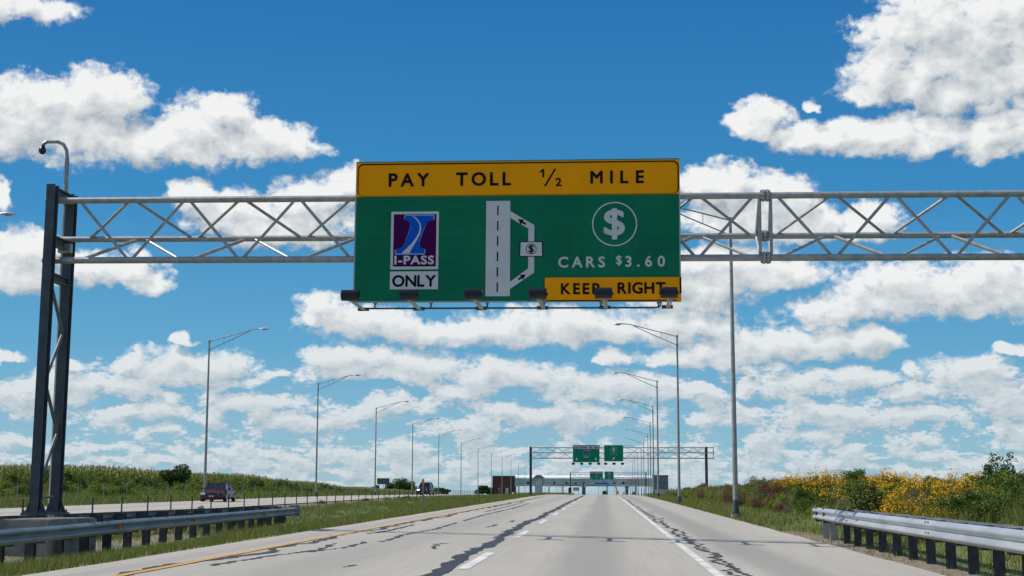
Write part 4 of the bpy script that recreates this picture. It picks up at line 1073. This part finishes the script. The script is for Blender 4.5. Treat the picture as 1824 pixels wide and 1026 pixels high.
# grass: blades over the median, verges and slopes
def fastz(X, Y):
    return np.array([ground(a, b_) for a, b_ in zip(X, Y)])
def grass(name, n, xf, y0, y1, p, h, w_, mats, label, dens=None):
    Y = y0 + (y1-y0) * nr.uniform(size=n)**p; U = nr.uniform(size=n)
    X = xf(U, Y)
    patch = np.sin(X*1.1 + 2*np.sin(Y*.31)) * np.sin(Y*.23 + 1.3*np.sin(X*.7)) + .5*np.sin(X*3.1+Y*1.7)*np.sin(Y*.9-X*2)
    keep = (nr.uniform(size=n) < .62 + .4*patch) & (1077 + 2600*X/Y > -80) & (1077 + 2600*X/Y < 1910)
    bare = ((np.abs(X - 5.5) < .42) & (Y < 44) & (nr.uniform(size=n) < .85)) | ((np.abs(X + 13.4) < 1.1) & (Y < 48) & (nr.uniform(size=n) < .8)) | ((np.abs(X + 19.6) < .9) & (nr.uniform(size=n) < .7))
    keep &= ~bare
    X, Y, patch = X[keep], Y[keep], patch[keep]; n = len(X); Z = fastz(X, Y) - .01
    grow = 1 + Y/60.0
    hh = h * nr.uniform(.5, 1.3, n) * (1 + .35*patch) * (1 + Y/400.0); ww = w_ * grow * nr.uniform(.7, 1.3, n)
    a = nr.uniform(0, 2*pi, n); b2 = nr.uniform(0, 2*pi, n); ln = hh * nr.uniform(.1, .6, n)
    base = np.stack([X, Y, Z], 1); s_ = np.stack([np.cos(a)*ww, np.sin(a)*ww, 0*a], 1); tip = base + np.stack([np.cos(b2)*ln, np.sin(b2)*ln, hh], 1)
    V = np.stack([base - s_*.5, base + s_*.5, tip], 1)
    dry = (nr.uniform(size=n) < np.clip(.24 + .34*patch, .05, .7)).astype(int)
    me = np_mesh(name, V, 3, mats, dry); tag(link(bpy.data.objects.new(name, me)), label, 'grass', kind='stuff')
gm_ = [M['grass_blade'], M['grass_dry']]
grass('median_grass', 190000, lambda U, Y: -7.05 - 12.2*U**1.15, 16, 190, 1.7, .15, .011, gm_, 'green and tan grass of the median strip left of the yellow line')
grass('verge_grass', 130000, lambda U, Y: 5.15 + np.array([shoulder_r(q) - 5 for q in Y]) + 5.5*U**1.1, 14, 330, 1.9, .15, .011, gm_, 'green and tan grass of the verge beside the right shoulder')
grass('slope_grass', 90000, lambda U, Y: -32.4 - 12*U + np.array([shift_far(q) for q in Y]), 60, 330, 1.3, .30, .02, [M['leaf_bright'], M['grass_dry']], 'bright green grass and weeds on the slope beyond the opposite road')
grass('far_grass', 30000, lambda U, Y: -8.8 - 10*U, 190, 420, 1.0, .22, .02, gm_, 'distant grass of the median towards the toll plaza')
grass('bank_grass', 60000, lambda U, Y: 8.0 + 9*U, 18, 200, 1.5, .45, .016, gm_, 'taller grass growing between the shrubs of the right bank')

# ------------------------------------------------------------------ vehicles (front faces -y)
def vehicle(name, x, y, z, rz, lab, cat, paint, belt, roofz, L, W_, gh, lights_on=False, rack=False, hood=None, group=None):
    e = empty(name, (x, y, z), rz); tag(e, lab, cat, group); h = L/2; w_ = W_/2
    hood = hood or belt*.86
    st = [(-h, .34, belt*.66, w_*.72), (-h+.06, .26, belt*.74, w_*.88), (-h+.35, .22, hood*.94, w_*.97), (-h+1.0, .20, hood, w_), (gh[0]-.05, .20, belt*.97, w_), (0, .20, belt, w_), (gh[3]-.1, .20, belt, w_), (h-.4, .24, belt*.98, w_*.97), (h-.06, .28, belt*.9, w_*.9), (h, .36, belt*.75, w_*.75)]
    m = MB(); vs = []; K = 9
    for (yy, zl, zt2, ww) in st:
        half = [(ww*.86, zl), (ww, zl+.12), (ww*1.0, (zl+zt2)*.5), (ww*.97, zt2-.10), (ww*.84, zt2)]
        row = [(-a, yy, b_) for a, b_ in half] + [(0, yy, zt2+.03)] + [(a, yy, b_) for a, b_ in half[::-1]]
        vs += row
    nn = 11
    fs = [(j*nn+k, j*nn+(k+1) % nn, (j+1)*nn+(k+1) % nn, (j+1)*nn+k) for j in range(len(st)-1) for k in range(nn)]
    fs += [tuple(range(nn)), tuple(range((len(st)-1)*nn, len(st)*nn))[::-1]]
    m.add(vs, fs); body = m.build('body', paint, e, smooth=False)
    # cabin
    y0, y1, y2, y3 = gh; bw, rw = w_*.86, w_*.68; zb = belt-.03
    m = MB(); m.add([(-bw,y0,zb),(bw,y0,zb),(bw,y3,zb),(-bw,y3,zb),(-rw,y1,roofz-.05),(rw,y1,roofz-.05),(rw,y2,roofz-.05),(-rw,y2,roofz-.05)], [(0,1,5,4),(1,2,6,5),(2,3,7,6),(3,0,4,7),(4,5,6,7)])
    m.build('windows', M['carglass'], e)
    m = MB(); r_ = rw+.03; m.add([(-r_,y1-.06,roofz-.06),(r_,y1-.06,roofz-.06),(r_,y2+.08,roofz-.06),(-r_,y2+.08,roofz-.06),(-r_*.86,y1+.12,roofz),(r_*.86,y1+.12,roofz),(r_*.86,y2-.1,roofz),(-r_*.86,y2-.1,roofz)], [(0,1,5,4),(1,2,6,5),(2,3,7,6),(3,0,4,7),(4,5,6,7),(3,2,1,0)])
    for s1 in (-1, 1):
        m.tube((s1*bw,y0,zb), (s1*rw,y1,roofz-.04), .035, n=6); m.tube((s1*bw,y3,zb), (s1*rw,y2,roofz-.04), .05, n=6)
        ym = (y1+y2)/2+.1; m.tube((s1*(bw+.005),ym,zb), (s1*(rw+.005),ym,roofz-.04), .04, n=6)
    m.build('roof', paint, e)
    if rack:
        m = MB()
        for s1 in (-1, 1): m.tube((s1*rw*.9,y1+.2,roofz+.07), (s1*rw*.9,y2-.1,roofz+.07), .025, n=6)
        for yy in (y1+.3, (y1+y2)/2, y2-.2): m.tube((-rw*.9,yy,roofz+.07),(rw*.9,yy,roofz+.07),.02,n=6); m.tube((-rw*.9,yy,roofz-.01),(-rw*.9,yy,roofz+.07),.02,n=6); m.tube((rw*.9,yy,roofz-.01),(rw*.9,yy,roofz+.07),.02,n=6)
        m.build('roof_rack', M['black'], e)
    hl = M['reflector_white']
    if lights_on: hl = LIT
    for s1 in (-1, 1):
        a, b_ = sorted((s1*w_*.50, s1*w_*.86)); m = MB(); zc = belt*.64
        m.add([(a, -h-.012, zc-.08), (b_, -h+(.10 if s1 > 0 else -.012), zc-.08), (b_, -h+(.13 if s1 > 0 else 0), zc+.08), (a, -h+.02, zc+.08), (a, -h+.2, zc-.08), (b_, -h+.3, zc-.08), (b_, -h+.3, zc+.08), (a, -h+.2, zc+.08)], [(0,1,2,3),(4,7,6,5),(0,4,5,1),(1,5,6,2),(2,6,7,3),(3,7,4,0)])
        m.build('headlight', hl, e)
        m = MB(); a, b_ = sorted((s1*w_*.55, s1*w_*.88)); m.box(a, b_, h-.10, h-.02, belt*.66, belt*.82); m.build('tail_light', M['red_lens'], e)
        m = MB(); m.ell((s1*(w_+.10), y0+.25, belt+.08), (.11,.06,.08), 8, 6); m.build('mirror', paint, e)
    m = MB(); m.box(-w_*.45, w_*.45, -h-.03, -h+.1, belt*.50, belt*.66); m.build('grille', M['black'], e)
    m = MB(); m.box(-w_*.86, w_*.86, -h-.06, -h+.2, .30, .46); m.box(-w_*.86, w_*.86, h-.2, h+.06, .32, .5); m.build('bumper', M['black'] if rack else paint, e)
    m = MB(); m.box(-.16, .16, -h-.075, -h-.062, .34, .46); m.build('number_plate', M['white'], e)
    R_ = .33 if not rack else .40
    for s1 in (-1, 1):
        for yy in (-h+.85, h-.85):
            m = MB(); xo = s1*(w_+.012); m.tube((xo - s1*.22, yy, R_), (xo, yy, R_), R_, n=20); wh = m.build('wheel', M['rubber'], e)
            m = MB(); m.tube((xo, yy, R_), (xo+s1*.012, yy, R_), R_*.6, n=16); m.build('rim', M['rim'], wh)
    m = MB(); m.box(-w_*.9, w_*.9, -h+.3, h-.3, .17, .30); m.build('underbody', M['black'], e)
    return e
LIT = bpy.data.materials.new('lit_headlamp'); LIT.use_nodes = True
pb = LIT.node_tree.nodes['Principled BSDF']; pb.inputs['Base Color'].default_value = (.9,.9,.85,1); pb.inputs['Emission Color'].default_value = (1,.93,.8,1); pb.inputs['Emission Strength'].default_value = 3
red = pmat('dark_red_car_paint', (.055, .004, .007), .3, .1); blk = pmat('black_car_paint', (.012,.013,.016), .3, .1); wht = pmat('white_car_paint', (.6,.6,.6), .3); gry = pmat('grey_car_paint', (.10,.11,.12), .3, .3)
def roadz(x, y): return zopp(x, y)
X_ = tx(387, 108); vehicle('parked_sedan' if False else 'sedan', X_, 108, roadz(X_,108)+.01, radians(3), 'dark red sedan on the opposite road beside the tall lamp pole', 'car', red, .90, 1.39, 4.8, 1.84, (-1.25,-.42,.95,1.95))
X_ = tx(760, 213); vehicle('pickup_truck', X_, 213, roadz(X_,213)+.01, radians(-2), 'black high-bodied vehicle with lit headlights and a roof rack coming along the opposite road', 'car', blk, 1.22, 1.84, 4.9, 2.0, (-.95,-.45,1.5,1.9), True, True, 1.12)
vehicle('suv', tx(1077, 620), 620, zpave(0,620)+.01, pi, 'dark car driving ahead of us in the middle lane near the toll plaza', 'car', blk, 1.02, 1.68, 4.6, 1.9, (-1.0,-.4,1.5,2.0))
vehicle('sedan', tx(1111, 700), 700, 1.12, pi, 'tiny white car at the green-roofed toll booth', 'car', wht, .95, 1.45, 4.6, 1.8, (-1.0,-.4,1.0,1.7))
vehicle('sedan', tx(918, 640), 640, 1.12, 0, 'tiny oncoming car with lit headlights before the brick building', 'car', gry, .95, 1.45, 4.6, 1.8, (-1.0,-.4,1.0,1.7), True)
vehicle('suv', tx(1128, 720), 720, 1.12, pi, 'tiny dark car right of the green-roofed toll booth', 'car', gry, 1.02, 1.6, 4.6, 1.85, (-1.0,-.4,1.5,2.0))

# ------------------------------------------------------------------ toll plaza in the distance
gz = 1.1
e = empty('brick_building', (-57, 830, gz)); tag(e, 'windowless dark red brick building left of the glazed bridge', 'building')
m = MB(); m.box(-6.35, 6.35, 0, 14, -.3, 10.2); wl = m.build('wall', M['brick'], e)
m = MB(); m.box(-6.5, 6.5, -.15, 14.15, 10.2, 10.55); m.build('parapet', M['grey_clad'], e)
m = MB(); m.box(-1.0, .6, -.06, .0, 0, 3.0); m.box(3.4, 5.4, -.06, 0, 0, 2.4); m.build('door', M['black'], e)
m = MB(); m.box(1.2, 3.0, -2.0, -.2, -.3, 3.6); m.build('annex', M['pale_clad'], e)

e = empty('glazed_bridge', (-50.5, 830, gz)); tag(e, 'long glazed footbridge with white vaulted roof across the toll plaza', 'building'); LB = 77.0
m = MB(); m.box(.1, LB-.1, .08, 5.9, 5.9, 9.1); m.build('glazing', M['teal_glass'], e)
m = MB()
for k in range(49): x = LB*k/48; m.box(x-.05, x+.05, -.06, .07, 5.9, 9.1)
m.box(0, LB, -.05, .06, 7.6, 7.7); m.build('mullion', M['pale_clad'], e)
m = MB()
for k in range(24):
    x = LB*k/24; 
    if k % 2: m.tube((x, -.02, 6.0), (x+LB/24, -.02, 9.0), .04, n=5)
    else: m.tube((x, -.02, 9.0), (x+LB/24, -.02, 6.0), .04, n=5)
m.build('lattice', M['white_metal'], e)
m = MB()
for k in (2,4,7,9,13,17,20,23,27,30,33,36,40,43): x = LB*k/46; m.box(x, x+rnd.uniform(.5,1.5), -.12, -.07, 5.95, 5.95+rnd.uniform(.6,1.3))
m.build('vent_panel', M['black'], e)
m = MB(); m.box(-.1, LB+.1, -.25, 6.2, 4.7, 5.9); m.build('deck', M['pale_clad'], e)
m = MB(); n = 10
prof = [(-.5 + 6.9*(k/n), 9.1 + 1.75*sin(pi*(.08 + .84*k/n))) for k in range(n+1)]
vs = [(x, a, b_) for x in (-.2, LB+.2) for a, b_ in prof]; m.add(vs, [(k, k+1, n+1+k+1, n+1+k) for k in range(n)] + [tuple(range(n+1))[::-1], tuple(range(n+1, 2*n+2))]); m.build('roof', M['white_metal'], e)
for x in (2, 27, 39.5, 52, 68):
    m = MB(); m.box(x-.35, x+.35, 2.0, 2.7, -.2, 4.7); m.build('pier', M['pale_clad'], e)
e = empty('stair_tower', (-37, 829, gz)); tag(e, 'small gabled glass stair tower in front of the glazed bridge', 'building')
m = MB(); m.box(-2.0, 2.0, 0, .9, -.2, 9.2); m.build('wall', M['teal_glass'], e)
m = MB()
for x in (-2.0, -.7, .7, 2.0): m.box(x-.12, x+.12, -.1, -.0, -.2, 9.2)
m.build('frame', M['grey_clad'], e)
m = MB(); m.prism([(-3.6, 9.2), (3.6, 9.2), (1.2, 11.0), (-1.2, 11.0)], -.6, .9); m.build('roof', M['grey_clad'], e)
e = empty('grey_building', (31.3, 829, gz)); tag(e, 'grey clad stair building at the right end of the glazed bridge', 'building')
m = MB(); m.box(-4.3, 4.3, 0, 12, 3.4, 10.4); m.build('wall', M['grey_clad'], e)
m = MB(); m.box(-4.4, 4.4, -.05, 12, -.2, 3.1); m.build('lower_wall', M['pale_clad'], e)
m = MB(); m.box(-4.5, 4.5, -.2, 12.2, 10.4, 11.0); m.box(-4.4, 4.4, -.1, 0, 6.6, 6.9); m.box(-4.5, 4.5, -.12, 0, 3.1, 3.4); m.build('cornice', M['column'], e)
m = MB(); m.box(-1.2, -.3, -.04, 0, 3.6, 5.2); m.build('window', M['black'], e)
# pipe frames over the lanes
def pipe_frame(x0, x1, lab):
    e = empty('pipe_gantry', (0, 760, gz)); tag(e, lab, 'gantry', 'rounded pipe gantries before the plaza')
    H = 4.95; r = 1.9; pts = [(x0, 0, 0)] + [(x0 + r - r*cos(a), 0, H - r + r*sin(a)) for a in [radians(15*k) for k in range(7)]] + [(x1 - r + r*sin(a), 0, H - r + r*cos(a)) for a in [radians(15*k) for k in range(7)]] + [(x1, 0, 0)]
    m = MB(); m.path(pts, .22, 8); m.build('pipe', M['column'], e)
pipe_frame(-28.6, -11.4, 'rounded dark pipe gantry over the left plaza lanes'); pipe_frame(-10.4, 6.1, 'rounded dark pipe gantry over the middle plaza lanes')
e = empty('thick_post', (-10.9, 759, gz)); tag(e, 'thick dark post between the two pipe gantries', 'post'); m = MB(); m.tube((0,0,0),(0,0,6.0),.42,n=10); m.build('post', M['column'], e); one('cap', M['column'], e, (-.6,.6,-.6,.6,6.0,6.25))
def panel(name, x, y, z0, z1, w_, mat, lab, cat='sign', legs=True, group=None):
    e = empty(name, (x, y, gz)); tag(e, lab, cat, group)
    one('panel', mat, e, (-w_/2, w_/2, -.08, .08, z0, z1))
    m = MB()
    for s1 in ((-1, 1) if w_ > 1.6 else (0,)): m.box(s1*w_*.3-.07, s1*w_*.3+.07, .08, .2, 0, z1-.1)
    m.build('post', M['column'], e)
panel('warning_sign', tx(1016, 740), 740, .6, 3.6, 1.6, M['rust'], 'dark red panel sign on a post left of the thick dark post')
panel('notice_sign', tx(1027, 740), 740, 2.0, 3.7, 3.3, M['alu'], 'grey notice board beside the dark red panel sign')
panel('arrow_board', tx(1100, 720), 720, .3, 1.9, 1.3, M['amber'], 'amber attenuator board at the nose between lanes')
panel('lane_sign', tx(1073, 826), 826, 5.9, 6.6, 7.4, M['blue'], 'long blue lane sign on the glazed bridge')
for k, px in enumerate((1118, 1125, 1135)): panel('lane_sign', tx(px, 826), 826, 7.7, 8.7, 1.9 if k else 1.2, M['amber'], ['leftmost', 'middle', 'rightmost'][k] + ' of the three amber panels on the glazed bridge', group='amber panels on the bridge')
e = empty('toll_booth', (tx(1116, 740), 740, gz)); tag(e, 'tall narrow toll booth with green roof', 'toll booth')
one('cabin', M['grey_clad'], e, (-.8,.8,-.8,.8,0,3.5)); one('roof', M['darkgreen'], e, (-.95,.95,-.95,.95,3.5,4.3)); one('window', M['black'], e, (-.6,.6,-.83,-.8,1.2,2.3))
for i, (px, y) in enumerate(((972,900),(978,860),(992,930),(1001,960),(1095,900),(1122,880))):
    place_lamp(tx(px, y), y, 0 if px < 1077 else pi, '%s thin lamp from the left rising behind the glazed bridge roof' % num[i], 'lamps beyond the toll plaza')
# billboard
e = empty('billboard', (tx(684,660), 660, 1.0)); tag(e, 'grey back of a billboard beside the far tree clump', 'billboard')
one('board', M['board_grey'], e, (-2.8,2.8,-.1,.1,4.6,7.3))
for s1 in (-1.8, 0, 1.8): one('leg', M['column'], e, (s1-.1, s1+.1, .1, .3, -.3, 6.5))
